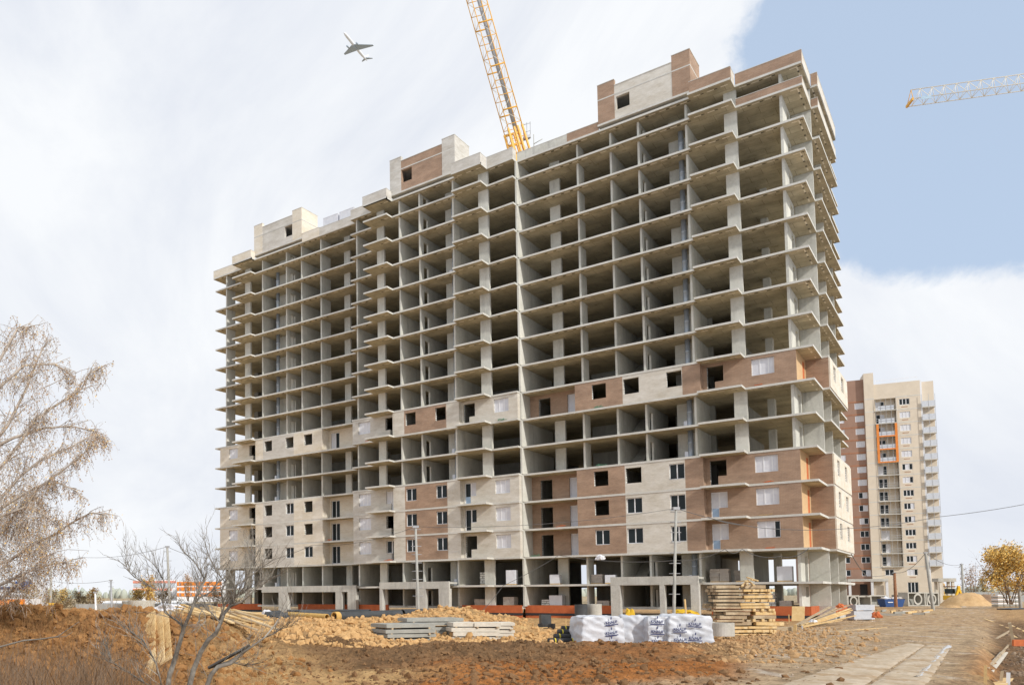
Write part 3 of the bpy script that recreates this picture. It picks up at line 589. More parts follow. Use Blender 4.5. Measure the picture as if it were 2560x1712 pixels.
# old concrete track slabs showing through the mud, and a wet rut beside them
def sheet(name, poly, up, mt, nseg=44, m_=10):
    (a, b), (c_, d_) = poly; vs_ = []
    for i in range(nseg+1):
        s = i/nseg; l = (a[0]+(b[0]-a[0])*s, a[1]+(b[1]-a[1])*s); r = (c_[0]+(d_[0]-c_[0])*s, c_[1]+(d_[1]-c_[1])*s)
        for j in range(m_+1):
            w = j/m_; x, y = l[0]+(r[0]-l[0])*w, l[1]+(r[1]-l[1])*w
            e = .035*noise.noise(V((i*.7, j*1.3, 2)))+(-.02 if j in (0, m_) else .01)
            d = 2.44*FPX/(y-hor(x)); vs_.append(G(x, d)*1.0+V((0,0,0))); vs_[-1].z = CC.z+relz(x, d)+up+e
    k = m_+1; mb = MB().add(vs_, [(i*k+j, i*k+j+1, (i+1)*k+j+1, (i+1)*k+j) for i in range(nseg) for j in range(m_)], True)
    return link(name, mb.mesh(name, mt), kind='structure')
TRK = mat('muddy concrete slab', (.50,.42,.32), (.38,.29,.19), 1.6, .85, bump=.6, bscale=7, c3=(.34,.235,.135), fine=.9); WET = mat('wet pale rut', (.50,.49,.47), (.38,.34,.30), 2.5, .12, spec=.7)
sheet('track_slab', (((1905,1722),(2255,1608)),((2128,1722),(2300,1612))), .03, TRK); sheet('track_slab', (((2140,1722),(2304,1612)),((2290,1722),(2366,1614))), .025, TRK)
sheet('puddle', (((2262,1690),(2348,1612)),((2292,1690),(2368,1614))), .030, WET, 14, 3)
# ================================================================ THINGS ROUND THE SITE
S3 = math.sqrt
YEL = mat('yellow crane paint', (.78,.42,.05), (.70,.36,.04), 2, .5, fine=.2); YELP = mat('pale cream crane paint', (.82,.76,.64), (.74,.68,.57), 2, .5, fine=.2)
GREY = mat('grey steel', (.38,.39,.41), (.30,.31,.33), 3, .5, metal=.3)
CON = mat('weathered precast concrete', (.50,.485,.44), (.40,.385,.34), 1.4, bump=.4, bscale=14, coord='obj', c3=(.56,.54,.50))
CONG = mat('grey precast concrete', (.36,.36,.33), (.28,.28,.255), 1.4, bump=.4, bscale=14, coord='obj')
LIGHTC = mat('pale fresh concrete', (.64,.60,.52), (.55,.51,.44), 1.6, bump=.3, bscale=14, coord='obj')
POLE = mat('grey pole concrete', (.40,.395,.37), (.32,.315,.29), 2); RUST = mat('rusty steel', (.30,.15,.08), (.22,.10,.05), 4)
WIRE = mat('cable', (.10,.10,.10), (.14,.14,.14), 5, .6, fine=0)
LUM = mat('fresh sawn boards', (.66,.47,.23), (.56,.37,.16), 2.2, bump=.25, coord='obj', c3=(.72,.56,.33)); LUM2 = mat('weathered boards', (.50,.40,.27), (.37,.28,.175), 2.2, bump=.25, coord='obj', c3=(.30,.21,.13))
DKB = mat('black plastic pipe', (.045,.05,.055), (.07,.075,.08), 2, .45, fine=.2); YFOAM = mat('yellow pipe insulation', (.62,.40,.13), (.52,.32,.10), 5)
BAGW = mat('white wrapping film', (.60,.62,.67), (.50,.525,.58), 1.6, .42, spec=.4, bump=.8, bscale=5, coord='obj', fine=.25); INK = mat('navy print', (.035,.045,.13), (.045,.055,.15), 4, .6, fine=0)
BLUE_ = mat('blue steel skip', (.03,.08,.24), (.04,.10,.28), 3, .55); SAND = mat('sand', (.56,.38,.20), (.48,.31,.15), 1.0, .95, bump=.6, bscale=5, c3=(.40,.25,.13)); WPL = mat('white plastic sheet', (.76,.77,.80), (.62,.63,.68), 3, .5)
# ---- luffing crane boom behind the roof (mast stands behind the block)
P0 = at(1301,388,112); P1 = at(1187,-14,112); AX = (P1-P0).normalized(); SX = AX.cross(CF).normalized(); SY = AX.cross(SX).normalized()
if SX.dot(CR) < 0: SX = -SX
LEN = (P1-P0).length+14
t = thing('tower_crane', 'yellow lattice crane boom leaning left above the roof', 'crane', (P0.x, P0.y, -3.5))
def cpt(s, a, b): w_ = .98; return P0+AX*s+SX*(a*w_)+SY*(b*w_)
for a in (-1,1):
    for b in (-1,1): part(MB().tube([cpt(0,a,b), cpt(LEN,a,b)], .075 if a > 0 else .06, 6), 'boom_chord', YEL, t)
n = int(LEN/2.05); lac = []
for i in range(n+1):
    s = i*LEN/n; mb = MB()
    for b in (-1,1): mb.tube([cpt(s,-1,b), cpt(s,1,b)], .05 if i % 3 else .10, 5)
    for a in (-1,1): mb.tube([cpt(s,a,-1), cpt(s,a,1)], .03, 5)
    part(mb, 'boom_frame', YEL, t)
    if i < n:
        s2 = (i+1)*LEN/n; mb = MB(); f_ = 1 if i % 2 else -1
        for b in (-1,1): mb.tube([cpt(s,-f_,b), cpt(s2,f_,b)], .03, 5)
        for a in (-1,1): mb.tube([cpt(s,a,-f_), cpt(s2,a,f_)], .025, 5)
        part(mb, 'boom_brace', YELP, t)
part(MB().tube([cpt(3.2,.25,.1), cpt(LEN,.25,.1)], .24, 8), 'hydraulic_ram', GREY, t)
mb = MB()
for a in (-1,-.15,.35,1):
    mb.beam(cpt(-1.5,a*1.12,-1), cpt(3.6,a*1.0,-1), .22, .22); mb.beam(cpt(-1.5,a*1.12,1), cpt(3.6,a,1), .22, .22)
for s in (-1,.6,2,3.5): mb.beam(cpt(s,-1.15,-1.02), cpt(s,1.15,-1.02), .26, .26)
part(mb, 'boom_foot', YEL, t)
mb = MB(); o_ = cpt(2.2,1.35,-.9)
for i in range(3):
    for j in range(2):
        mb.tube([o_+SX*(j*1.0)+V((0,0,i*1.1)), o_+SX*((j+1)*1.0 if j == 0 else 1.0)+V((0,0,i*1.1))], .035, 4)
for j in range(3): mb.tube([o_+SX*(j*.5), o_+SX*(j*.5)+V((0,0,2.4))], .035, 4)
mb.obox(o_+SX*.5+V((0,0,.25)), (SX, SY, V((0,0,1))), (.45,.35,.2)); part(mb, 'service_platform', GREY, t)
mb = MB(); bx = V((P0.x, P0.y+1.2, 0))
for a in (-1,1):
    for b in (-1,1): mb.tube([bx+V((a*.9,b*.9,-3.5)), bx+V((a*.9,b*.9,P0.z-2))], .1, 5)
for i in range(29):
    z = -3.5+i*2.1
    for a in (-1,1): mb.tube([bx+V((a*.9,-.9,z)), bx+V((-a*.9 if i % 2 else a*.9,.9,z+2))], .05, 4); mb.tube([bx+V((-.9,a*.9,z)), bx+V((.9,a*.9,z+2))], .05, 4)
mb.box(bx.x-1.6,bx.x+1.6,bx.y-1.6,bx.y+1.6,P0.z-2,P0.z-1.3); part(mb, 'mast', YEL, t)
# ---- horizontal jib of a second crane, its mast to the right of the view
J0 = at(2279,257,150); J1 = CC+ray(2560,218)*((J0.z-CC.z)/ray(2560,218).z); JL = 62; JX = (J1-J0).normalized()
J0z = J0; JY = V((-JX.y, JX.x, 0))
if JY.dot(CF) > 0: JY = -JY
mend = J0+JX*JL
t = thing('tower_crane', 'pale horizontal crane jib entering from the right edge against blue sky', 'crane', (mend.x, mend.y, -3.5))
H_ = 2.4; Wd = 1.3
def jp(s, k): return J0+JX*s+(V((0,0,H_)) if k == 0 else JY*(Wd if k == 1 else -Wd))
part(MB().tube([jp(0,0), jp(JL,0)], .085, 5), 'top_chord', YELP, t)
for k in (1,2): part(MB().tube([jp(0,k), jp(JL,k)], .08, 5), 'bottom_chord', YELP, t)
for i in range(32):
    s = .5+i*1.9; mb = MB()
    for k in (1,2): mb.tube([jp(s,k), jp(s+.95,0)], .05, 4); mb.tube([jp(s+.95,0), jp(s+1.9,k)], .05, 4)
    mb.tube([jp(s,1), jp(s,2)], .04, 4); mb.tube([jp(s,1), jp(s+1.9,2)], .035, 4); part(mb, 'jib_lattice', YELP, t)
mb = MB().beam(jp(-.3,1), jp(-.3,2), .3, .45); mb.tube([jp(-.25,1), jp(0,0)], .07, 4); mb.tube([jp(-.25,2), jp(0,0)], .07, 4); part(mb, 'jib_head', YEL, t)
part(MB().obox(jp(1.7,1)-V((0,0,.2))+JY*.2, (JX, JY, V((0,0,1))), (.8,.03,.28)), 'sign_board', mat('pale blue board', (.42,.55,.66), None, 3), t)
mb = MB()
for a in (-1,1):
    for b in (-1,1): mb.tube([mend+V((a,b,0))*1 - V((0,0,mend.z+3.5)), mend+V((a,b,3))], .12, 5)
for i in range(40):
    z = -3.5+i*2.1
    if z > mend.z-2: break
    for a in (-1,1): mb.tube([V((mend.x-1,mend.y+a,z)), V((mend.x+1,mend.y+a,z+2.1))], .06, 4); mb.tube([V((mend.x+a,mend.y-1,z)), V((mend.x+a,mend.y+1,z+2.1))], .06, 4)
part(mb, 'mast', YELP, t)
# ---- airliner
PC = at(889,118,820); PS = 820/FPX*101.5
fw_ = V((.016,-.978,.209)).normalized(); sw = V((.979,-.029,-.203)); sw = (sw-fw_*sw.dot(fw_)).normalized(); up_ = fw_.cross(sw)
t = thing('airliner', 'twin engined white airliner seen from below in the clouds upper left', 'airplane', PC)
AWH = mat('aircraft white', (.74,.76,.80), (.68,.70,.74), 1, .35, fine=0); AGR = mat('aircraft grey belly', (.36,.43,.50), (.31,.37,.44), 1, .4, fine=0)
def ap(a, b, c): return PC+(fw_*a+sw*b+up_*c)*PS
prf = [(.50,.002),(.485,.014),(.455,.026),(.42,.033),(.35,.037),(-.2,.037),(-.32,.032),(-.42,.018),(-.50,.005)]
part(MB().tube([ap(a,0,(.012 if a < -.25 else 0)*abs(a)) for a, r in prf], [r*PS for a, r in prf], 14), 'fuselage', AWH, t)
part(MB().tube([ap(a,0,-.014) for a in (.12,.08,-.06,-.1)], [.01*PS,.033*PS,.033*PS,.01*PS], 10), 'belly_fairing', AGR, t)
def wing(r0, r1, t0, t1, b0, b1, z0, z1, th, nm, mt, vert=False):
    mb = MB(); P = (lambda a, b, c: ap(a, c, b)) if vert else ap
    vs_ = [P(r0,b0,z0+th),P(r1,b0,z0+th),P(t1,b1,z1+th*.4),P(t0,b1,z1+th*.4),P(r0,b0,z0-th),P(r1,b0,z0-th),P(t1,b1,z1-th*.4),P(t0,b1,z1-th*.4)]
    mb.add(vs_, [(0,1,2,3),(7,6,5,4),(0,4,5,1),(1,5,6,2),(2,6,7,3),(3,7,4,0)]); part(mb, nm, mt, t)
for s in (-1,1):
    wing(.11,-.09,-.10,-.145,s*.03,s*.46,-.02,.015,.006,'wing',AGR); wing(-.40,-.47,-.485,-.51,s*.015,s*.17,.02,.03,.004,'tailplane',AGR)
    part(MB().tube([ap(.155,s*.15,-.045),ap(.13,s*.15,-.045),ap(.05,s*.15,-.04)], [.019*PS,.022*PS,.014*PS], 10), 'engine', AGR, t)
wing(-.36,-.46,-.47,-.51,.03,.17,0,0,.004,'tail_fin',AWH,True)
# ---- finished tower behind, right
a14 = math.radians(13); E1 = V((math.cos(a14), math.sin(a14), 0)); E2 = V((-math.sin(a14), math.cos(a14), 0))
O_ = at(2181,1440,190); O_.z = 0
FB = thing('finished_apartment_tower', 'finished brown and beige brick apartment tower with balconies behind the right corner', 'building', (O_.x, O_.y, -3.5), None, a14)
def fpart(name, mb, mt, loc=(0,0,0), parent=None): return link(name, mb.mesh(name, mt), parent or FB, loc)
BE = mat('finished beige brick', (.68,.60,.49), (.62,.545,.44), .6, fine=.2); BR_ = mat('finished brown brick', (.34,.215,.16), (.30,.185,.135), .6, fine=.2); BAND = mat('rust band', (.40,.19,.11), None, 2); OR_ = mat('orange cladding', (.80,.27,.06), None, 2, fine=0)
fh = 3.05; z0_ = 1.6+3.5; ZT = 48+3.5
def tz(l): return z0_+l*fh
NR = 14
bw = [(x, x+2.2, tz(l)+1.35, tz(l)+2.8) for l in range(NR) for x in (-7.3, -2.35)]
fpart('wall', wallx(MB(), -18, 0, .8, 1.1, -.2, ZT+1.6, bw), BR_); fpart('wall', MB().box(-18, 0, 1.4, 12, -.2, ZT+.6), BR_)
fpart('corner_pillar', MB().box(0, 2.4, 0, 5, -.2, ZT+2.8), BE)
fw2 = [(8.4, 10.9, tz(l)+1.35, tz(l)+2.8) for l in range(NR)]+[(8.4,10.9,2.3,4.9)]
fpart('wall', wallx(MB(), 7.6, 13.5, .35, .65, -.2, ZT, fw2), BE)
fpart('wall', wallx(MB(), 2.4, 7.6, .35, .65, -.2, tz(1)+.3, [(3.2,5.3,tz(0)+1.35,tz(0)+2.8)]), BE)
lo = [(2.9, 5.0, tz(l)+.6, tz(l)+2.75) for l in range(1, NR)]
fpart('wall', wallx(MB(), 2.4, 7.6, 1.5, 1.7, tz(1)+.3, tz(NR-1)+3.2, lo), BE); fpart('wall', MB().box(2.4, 7.6, .35, 1.5, tz(NR-1)+3.2, ZT), BE)
fpart('wall', MB().box(2.5, 16.9, 1.9, 14, -.2, ZT-.3), BE); fpart('wall', MB().box(13.5, 16.9, 1.5, 1.8, -.2, ZT-.2), BE); fpart('corner_pillar', MB().box(13.5,13.9,.36,1.5,-.2,ZT-.02), M['white'])
for l in range(NR+1): fpart('floor_band', MB().box(-18.01, -.01, .77, .85, tz(l)-.1, tz(l)+.2), BAND)
for l in range(1, NR+1): fpart('floor_band', MB().box(0, 2.41, -.02, .1, tz(l)+.2, tz(l)+.4), M['edge']); fpart('floor_band', MB().box(7.65, 13.5, .33, .4, tz(l)+.2, tz(l)+.4), M['edge'])
def fwin(x, y, z, w, h, n, nm='window', film=False):
    k = ('f', w, h, n)
    if k not in WC:
        f = MB().box(0,w,0,.1,0,.1); f.box(0,w,0,.1,h-.1,h); f.box(0,.1,0,.1,.1,h-.1); f.box(w-.1,w,0,.1,.1,h-.1)
        for i in range(1, n): f.box(w*i/n-.08,w*i/n+.08,-.01,.11,.1,h-.1)
        WC[k] = f.mesh('window', M['white']); WC[k+('p',)] = MB().box(0, w/n-.2, .03, .06, .1, h-.1).mesh('pane', M['glass']); WC[k+('q',)] = MB().box(0, w/n-.2, .03, .06, .1, h-.1).mesh('pane', M['film'])
    o = link(nm, WC[k], FB, (x, y, z))
    for i in range(n): link('pane', WC[k+(('q',) if film or R.random() < .3 else ('p',))], o, (w*i/n+.1, 0, 0))
for l in range(NR):
    for x in (-7.3, -2.35): fwin(x, .88, tz(l)+1.35, 2.2, 1.45, 2, film=l > 6)
    fwin(8.4, .45, tz(l)+1.35, 2.5, 1.45, 3, film=8 < l < 13)
    if l: fwin(2.9, 1.58, tz(l)+.6, 2.1, 2.15, 2, 'balcony_door')
    fpart('panel', MB().box(8.9, 10.4, .34, .36, tz(l)+.8, tz(l)+.95), BAND)
fwin(8.4,.45,2.3,2.5,2.6,3); fwin(3.2,.45,tz(0)+1.35,2.1,1.45,2)
RAIL = mat('balcony rail grey', (.48,.49,.50), None, 3, .5, fine=0); WGL = mat('white balcony glazing', (.62,.65,.70), (.52,.56,.62), 3, .3, fine=0)
def rail(mbs, o):
    for m_ in mbs: link('rail', m_.mesh('rail', RAIL), o)
for l in range(1, NR):
    b_ = fpart('balcony', MB().box(2.5, 7.7, -.25, 1.5, tz(l)+.25, tz(l)+.4), M['edge'])
    rail([MB().box(2.55+i*1.26, 2.61+i*1.26, -.23, -.17, tz(l)+.4, tz(l)+fh+.25) for i in range(5)]+[MB().box(2.62, 7.6, -.22, -.18, tz(l)+z, tz(l)+z+.06) for z in (.95, 1.45)], b_)
    if l > 8: link('glazing', MB().box(3.2, 7.0, -.16, -.12, tz(l)+.45, tz(l)+1.5).mesh('glazing', WGL), b_)
    if l in (9,10,11):
        for x in (2.55, 7.0): link('cladding', MB().box(x, x+.6, -.30, -.24, tz(l)+.5, tz(l)+fh+.2).mesh('cladding', OR_), b_)
        link('cladding', MB().box(2.55, 7.6, -.31, -.25, tz(l)+.2, tz(l)+.5).mesh('cladding', OR_), b_)
    b2 = fpart('balcony', MB().box(13.6, 16.8, -.1, 1.5, tz(l)+.25, tz(l)+.4), M['edge'])
    rail([MB().box(x, x+.08, -.08, -.02, tz(l)+.4, tz(l)+fh+.25) for x in (13.6, 15.2, 16.7)], b2); link('glazing', MB().box(13.7, 16.65, -.04, 0, tz(l)+.45, tz(l)+1.75).mesh('glazing', WGL), b2)
for bx_ in [(3,13,.8,.84,ZT+.9,ZT+.98),(3,3.06,.8,.84,ZT,ZT+.9),(8,8.06,.8,.84,ZT,ZT+.9),(12.94,13,.8,.84,ZT,ZT+.9)]: fpart('roof_rail', MB().box(*bx_), M['white'])
fpart('entrance_canopy', MB().box(-6.5, 3.2, -3, .0, 5.1, 5.7), M['edge'])
for x in (-6.3, -.9, 2.6): fpart('entrance_column', MB().box(x, x+.6, -2.8, -2.2, -.2, 5.1), M['white'])
FB.scale.x = .8
fpart('entrance_door', MB().box(-3.0, -1.2, .7, .76, 1.2, 4.5), M['dark']); fpart('entrance_wall', MB().box(-.4, 2.3, -1.9, -1.8, -.2, 4.2), BE)
# ---- poles, rungs and wires
def pole(top, bot, d, r, mt, label, rungs=5, grp='utility poles'):
    a, b = at(*top, d), at(*bot, d); t = thing('utility_pole', label, 'pole', b, grp)
    part(MB().tube([b-V((0,0,.6)), b, a], [r*1.15, r*1.1, r*.8], 8), 'shaft', mt, t)
    ax = (a-b); sx = CR.copy(); sx.z = 0
    for i in range(rungs):
        p = b+ax*(.93-.13*i if rungs < 9 else .97-.085*i); part(MB().tube([p-sx*.42, p+sx*.42], .035, 4), 'rung', GREY, t)
    part(MB().obox(a, (CR, CF, V((0,0,1))), (.25,.12,.1)), 'bracket', GREY, t)
    return a
T1 = pole((1690,1270),(1684,1572),62,.115,POLE,'tall pale pole in front of the right entrance portal',9)
T2 = pole((1039,1316),(1047,1560),66,.115,POLE,'pole with climbing rungs in front of the middle entrance portal',9)
T3 = pole((418,1366),(426,1541),95,.16,POLE,'pole with rungs at left standing behind the board pile',8)
T4 = pole((277,1450),(280,1528),125,.17,GREY,'short dark pole on the left in front of the far treeline',5)
T5 = pole((129,1385),(126,1540),100,.15,POLE,'pole half hidden by the birch branches at far left',4)
T6 = pole((2314,1381),(2333,1524),115,.2,POLE,'leaning grey pole before the finished tower, right of the blue skip',0)
T7 = pole((2236,1431),(2240,1517),138,.24,RUST,'rusty pole rising just above the blue skip',4)
T8 = pole((2404,1410),(2411,1514),150,.2,POLE,'thin distant pole behind the yellow loader',0)
T9 = pole((2540,1382),(2552,1522),120,.2,POLE,'pole beside the white block pallets at the right edge',0)
T0 = pole((238,1480),(240,1534),110,.14,M['white'],'white post on the left near the low grey fence',0)
def wire(pts, label, r=.022, sag=.0, grp='overhead wires'):
    path = []
    for p, q in zip(pts, pts[1:]):
        for i in range(10):
            s = i/10; path.append(p.lerp(q, s)-V((0,0,sag*4*s*(1-s))))
    path.append(pts[-1]); solo(MB().tube(path, r, 4, True), 'overhead_wire', WIRE, label, 'wire', pts[0], grp)
wire([T1, at(1895,1318,64), at(2112,1321,66), at(2340,1292,68), at(2640,1244,70)], 'long cable from the pale pole across the brick corner to the right edge', .03, .15)
wire([T2, T1], 'wire sagging between the two pale poles before the facade', .02, .5)
wire([T2, at(780,1362,78), at(560,1420,90)], 'wire running left from the middle pole past the cream panels', .02, .5)
wire([at(1400,1388,80), at(1690,1400,74), at(1812,1372,72), at(1855,1372,72), at(1950,1390,70), at(2022,1370,69)], 'festoon of white cable hanging along the second slab edge', .035, .35)
wire([at(1396,1388,82), at(1258,1463,84), at(1200,1532,84)], 'cable dropping from second slab edge past the first floor', .03, .12)
wire([at(2128,1384,72), at(2168,1440,90), T7], 'dark cable from the corner slab down to the rusty pole', .035, .2)
wire([T7, T6], 'cable sagging from the rusty pole to the leaning pole', .035, .9)
wire([T6, T8], 'wire from the leaning pole to the distant pole', .03, .8)
wire([T9, at(2640,1432,118)], 'wire leaving the right edge pole out of view', .03, .2)
wire([T3, at(200,1392,110), T5], 'wires from the left pole towards the birch', .025, .5)
wire([T3, at(560,1395,105)], 'wire from the left pole to the block', .025, .5)
wire([at(1770,1292,68), at(1852,1312,68)], 'loose cable stub hanging below the third slab balcony', .035, .1)
wire([T4, at(130,1452,140)], 'thin wire from the short dark pole to the left', .03, .4)
# ================================================================ MATERIAL STACKS AND LITTER ON THE GROUND
def hv(px, d, ang=0):                                              # local right / away axes on the ground, turned by ang
    r = V((CR.x, CR.y, 0)).normalized(); f = V((CF.x, CF.y, 0)).normalized()
    return r*math.cos(ang)+f*math.sin(ang), f*math.cos(ang)-r*math.sin(ang)
def rzof(ang): r, f = hv(0, 0, ang); return math.atan2(r.y, r.x)
UP = V((0,0,1))
def hitd(px, py, lo=12, hi=150):
    d = lo
    while d < hi:
        if at(px, py, d).z < gz(px, d, False): return d
        d += .25
    return hi
# concrete slabs: left stack wide, turned to show its end; right stacks paler
ORD = ['bottom','second','third','fourth','fifth','sixth']
def slabstack(px, d, ang, w, l, n, mt, where, th=.17, gap=.1, g='stacked concrete slabs'):
    base = G(px, d); base.z = CC.z-2.47; z = base.z+.08
    for i in range(n):
        t = thing('concrete_slab', '%s slab from the ground in the %s' % (ORD[i], where), 'slab', (base.x+R.uniform(-.08,.08), base.y+R.uniform(-.08,.08), z), g, rzof(ang)+R.uniform(-.04,.04))
        k = ('slab', w, l, mt.name, th)
        if k not in WC: WC[k] = MB().box(-w/2,w/2,-l/2,l/2,0,th).box(-w/2+.05,w/2-.05,-l/2+.05,l/2-.05,th,th+.012).mesh('slab_body', mt); WC[k+('s',)] = MB().box(-.05,.05,-l/2,l/2,-gap,0).mesh('timber_spacer', LUM2)
        link('slab_body', WC[k], t)
        for s in (-.38, .38): link('timber_spacer', WC[k+('s',)], t, (s*w, 0, 0))
        z += th+gap*(1 if i % 2 == 0 else .45)
slabstack(1005, 42, .30, 2.7, 2.0, 4, CONG, 'grey left slab stack')
slabstack(1075, 44.5, .2, 3.2, 1.6, 5, CONG, 'half hidden grey slab stack at the back')
slabstack(1150, 43, .02, 1.25, 1.5, 4, LIGHTC, 'pale middle slab stack', .2, .06)
slabstack(1206, 43, .0, 1.35, 1.5, 4, LIGHTC, 'pale slab stack right of the middle one', .19, .07)
slabstack(1253, 43.5, -.05, .95, 1.5, 5, LIGHTC, 'narrow pale slab stack at the right end', .15, .06)
# rolls of bitumen felt
for i, (px, py, w, lab) in enumerate([(1408,1601,1.5,'lowest black bitumen roll with two yellow bands'),(1415,1590,1.2,'second black bitumen roll from the bottom of the row'),(1419,1579,1.0,'third black bitumen roll from the bottom of the row'),(1424,1570,.8,'topmost black bitumen roll partly hidden by white pallet')]):
    c = at(px, py, 40+.25*i); r_, f_ = hv(px, 40, .05)
    t = thing('bitumen_roll', lab, 'roll', (c.x, c.y, c.z-.14), 'black bitumen rolls beside the white pallets'); part(MB().tube([c-r_*w*.5, c+r_*w*.5], .14, 14), 'roll_body', M['dark'], t)
    for s in (-.28,.3): part(MB().tube([c+r_*(w*s-.03), c+r_*(w*s+.03)], .145, 14), 'yellow_band', mat('yellow tape', (.66,.56,.06), None, 3, fine=0) if i == 0 and s < 0 else bpy.data.materials['yellow tape'], t)
# wrapped pallets with print
tc = bpy.data.curves.new('print', 'FONT'); tc.body = 'KNAUF'; tc.size = .2; tc.align_x = 'CENTER'; tc.extrude = .002; tc.offset = .006
to = bpy.data.objects.new('print', tc); COL.objects.link(to); bpy.context.view_layer.update()
tme = bpy.data.meshes.new_from_object(to.evaluated_get(bpy.context.evaluated_depsgraph_get())); bpy.data.objects.remove(to); bpy.data.curves.remove(tc)
TV = [v.co.copy() for v in tme.vertices]; TF = [tuple(p.vertices) for p in tme.polygons]; bpy.data.meshes.remove(tme)
def printing(mb, x, z, y, sc=1.0, tilt=0):
    ca_, sa_ = math.cos(tilt), math.sin(tilt)
    def P(a, b, c=0): return (x+(a*ca_-b*sa_)*sc, y-c, z+(a*sa_+b*ca_)*sc)
    mb.add([P(v.x, v.y, .004+v.z) for v in TV], TF)
    mb.add([P(-.36,-.10,.006),P(.36,-.10,.006),P(.36,-.045,.006),P(-.36,-.045,.006)], [(0,1,2,3)])
    lf = [(-.03,.2),(.015,.21),(.045,.27),(.04,.34),(.02,.38),(-.01,.33),(-.03,.27)]; mb.add([P(a,b,.006) for a, b in lf], [tuple(range(7))])
def wrapped(px, d, ang, w, dp, h, label, cols, lean=0):
    g = G(px, d); g.z = CC.z-2.47
    t = thing('wrapped_pallet', label, 'pallet', g, 'white film wrapped pallets in a row', rzof(ang))
    bm_ = bmesh.new(); bmesh.ops.create_cube(bm_, size=1); bmesh.ops.subdivide_edges(bm_, edges=bm_.edges, cuts=21, use_grid_fill=True)
    for v in bm_.verts:
        x, y, z = v.co; f = V((x*w, y*dp, (z+.5)*h)); e = V((f.x*2.2+px, f.y*2.2, f.z*2.2))
        n = noise.noise(e*.8)*.07+noise.noise(e*2.3)*.035; dgl = math.sin((f.x*1.3+f.z*1.9+px)*7+3*noise.noise(e))*.016
        edge = .055*max(0,(abs(x)-.38)/.12)**2*max(0,(abs(z)-.36)/.14)**2
        side = V((x if abs(x) > .49 else 0, y if abs(y) > .49 else 0, z if z > .49 else 0))
        if side.length: side.normalize()
        v.co = f+side*(n+dgl-edge)+V((lean*(.5-z)*x, 0, 0))
        if z > .49: v.co.z += .04*noise.noise(e*1.3)
    me = bpy.data.meshes.new('wrapped_load'); bm_.to_mesh(me); bm_.free(); me.materials.append(BAGW); me.polygons.foreach_set('use_smooth', [True]*len(me.polygons)); link('wrapped_load', me, t, (0,0,.06))
    link('pallet_board', MB().box(-w/2+.05,w/2-.05,-dp/2,dp/2,-.08,.05).mesh('pallet_board', LUM2), t)
    mb = MB()
    for cx_, zs_, ti in cols:
        for z in zs_: printing(mb, cx_, z, -dp/2-.085, .92, ti)
    if cols: link('print', mb.mesh('print', INK), t)
wrapped(1487, 40, .12, 2.1, 1.3, 1.34, 'leftmost white wrapped pallet with tilted navy print beside the bitumen rolls', [(.38,(.13,.56,1.06),.10)], .12)
wrapped(1578, 40.6, -.25, 1.25, 1.2, 1.33, 'plain creased white pallet between two printed ones', [], .1)
wrapped(1629, 40, -.02, 1.05, 1.2, 1.32, 'narrow white pallet with a central column of navy print', [(-.12,(.14,.60,1.08),-.03)])
wrapped(1706, 39.8, -.04, 2.0, 1.3, 1.38, 'rightmost white wrapped pallet with two rows of navy print, leaning right side', [(-.55,(.22,.72),0),(.16,(.30,.96),-.04)], .2)
# sawn timber stack on the right
g = GP(1842, 1588); d0 = dgr(1842, 1588)
t = thing('timber_stack', 'tall rough stack of sawn beams and boards right of the white pallets', 'timber stack', g, None, rzof(.06))
z = 0; r2_ = random.Random(3); bk = {}
def board(t, w, l, h, loc, rz=0, rx=0, mt=LUM, nm='plank'):
    k = (round(w,2), round(l,2), round(h,2), mt.name)
    if k not in bk: bk[k] = MB().box(-w/2,w/2,-l/2,l/2,0,h).mesh(nm, mt)
    o = link(nm, bk[k], t, loc); o.rotation_euler = (rx, r2_.uniform(-.012,.012), rz); return o
for i in range(15):
    h = r2_.choice([.15,.18,.21]); x = -2.15+r2_.uniform(-.28,.28)
    for j in range(2):
        lw = r2_.choice([1.9,2.1,2.3]); lj = 2.2 if j == 0 else 1.9
        if i in (3,) and j == 0: lj = 2.9; x -= .4
        for yy in (-.7,-.25,.2):
            board(t, lj+r2_.choice([-.35,-.15,.1,.25]), .34, h-r2_.choice([.02,.05,.07]), (x+lj/2+r2_.uniform(-.22,.22), yy+r2_.uniform(-.11,.11), z+r2_.uniform(0,.015)), r2_.uniform(-.035,.035), 0, LUM2 if j == 0 and i > 4 or r2_.random() < .3 else LUM)
        x += lj+.06
    if i % 3 == 1:
        for xx in (.55, 1.2, 1.8, 2.05): board(t, .2, 1.5, .15, (xx, -.2, z-.0), r2_.uniform(-.05,.05), 0, LUM)
    z += h+.012*(i % 2)
t.scale = (.78,.8,1.0)
for i in range(6): board(t, .12, 1.5, .06, (r2_.uniform(-.4,1.3), -.4, z+.06*i), r2_.uniform(-1.2,1.2), r2_.uniform(-.1,.25), LUM)
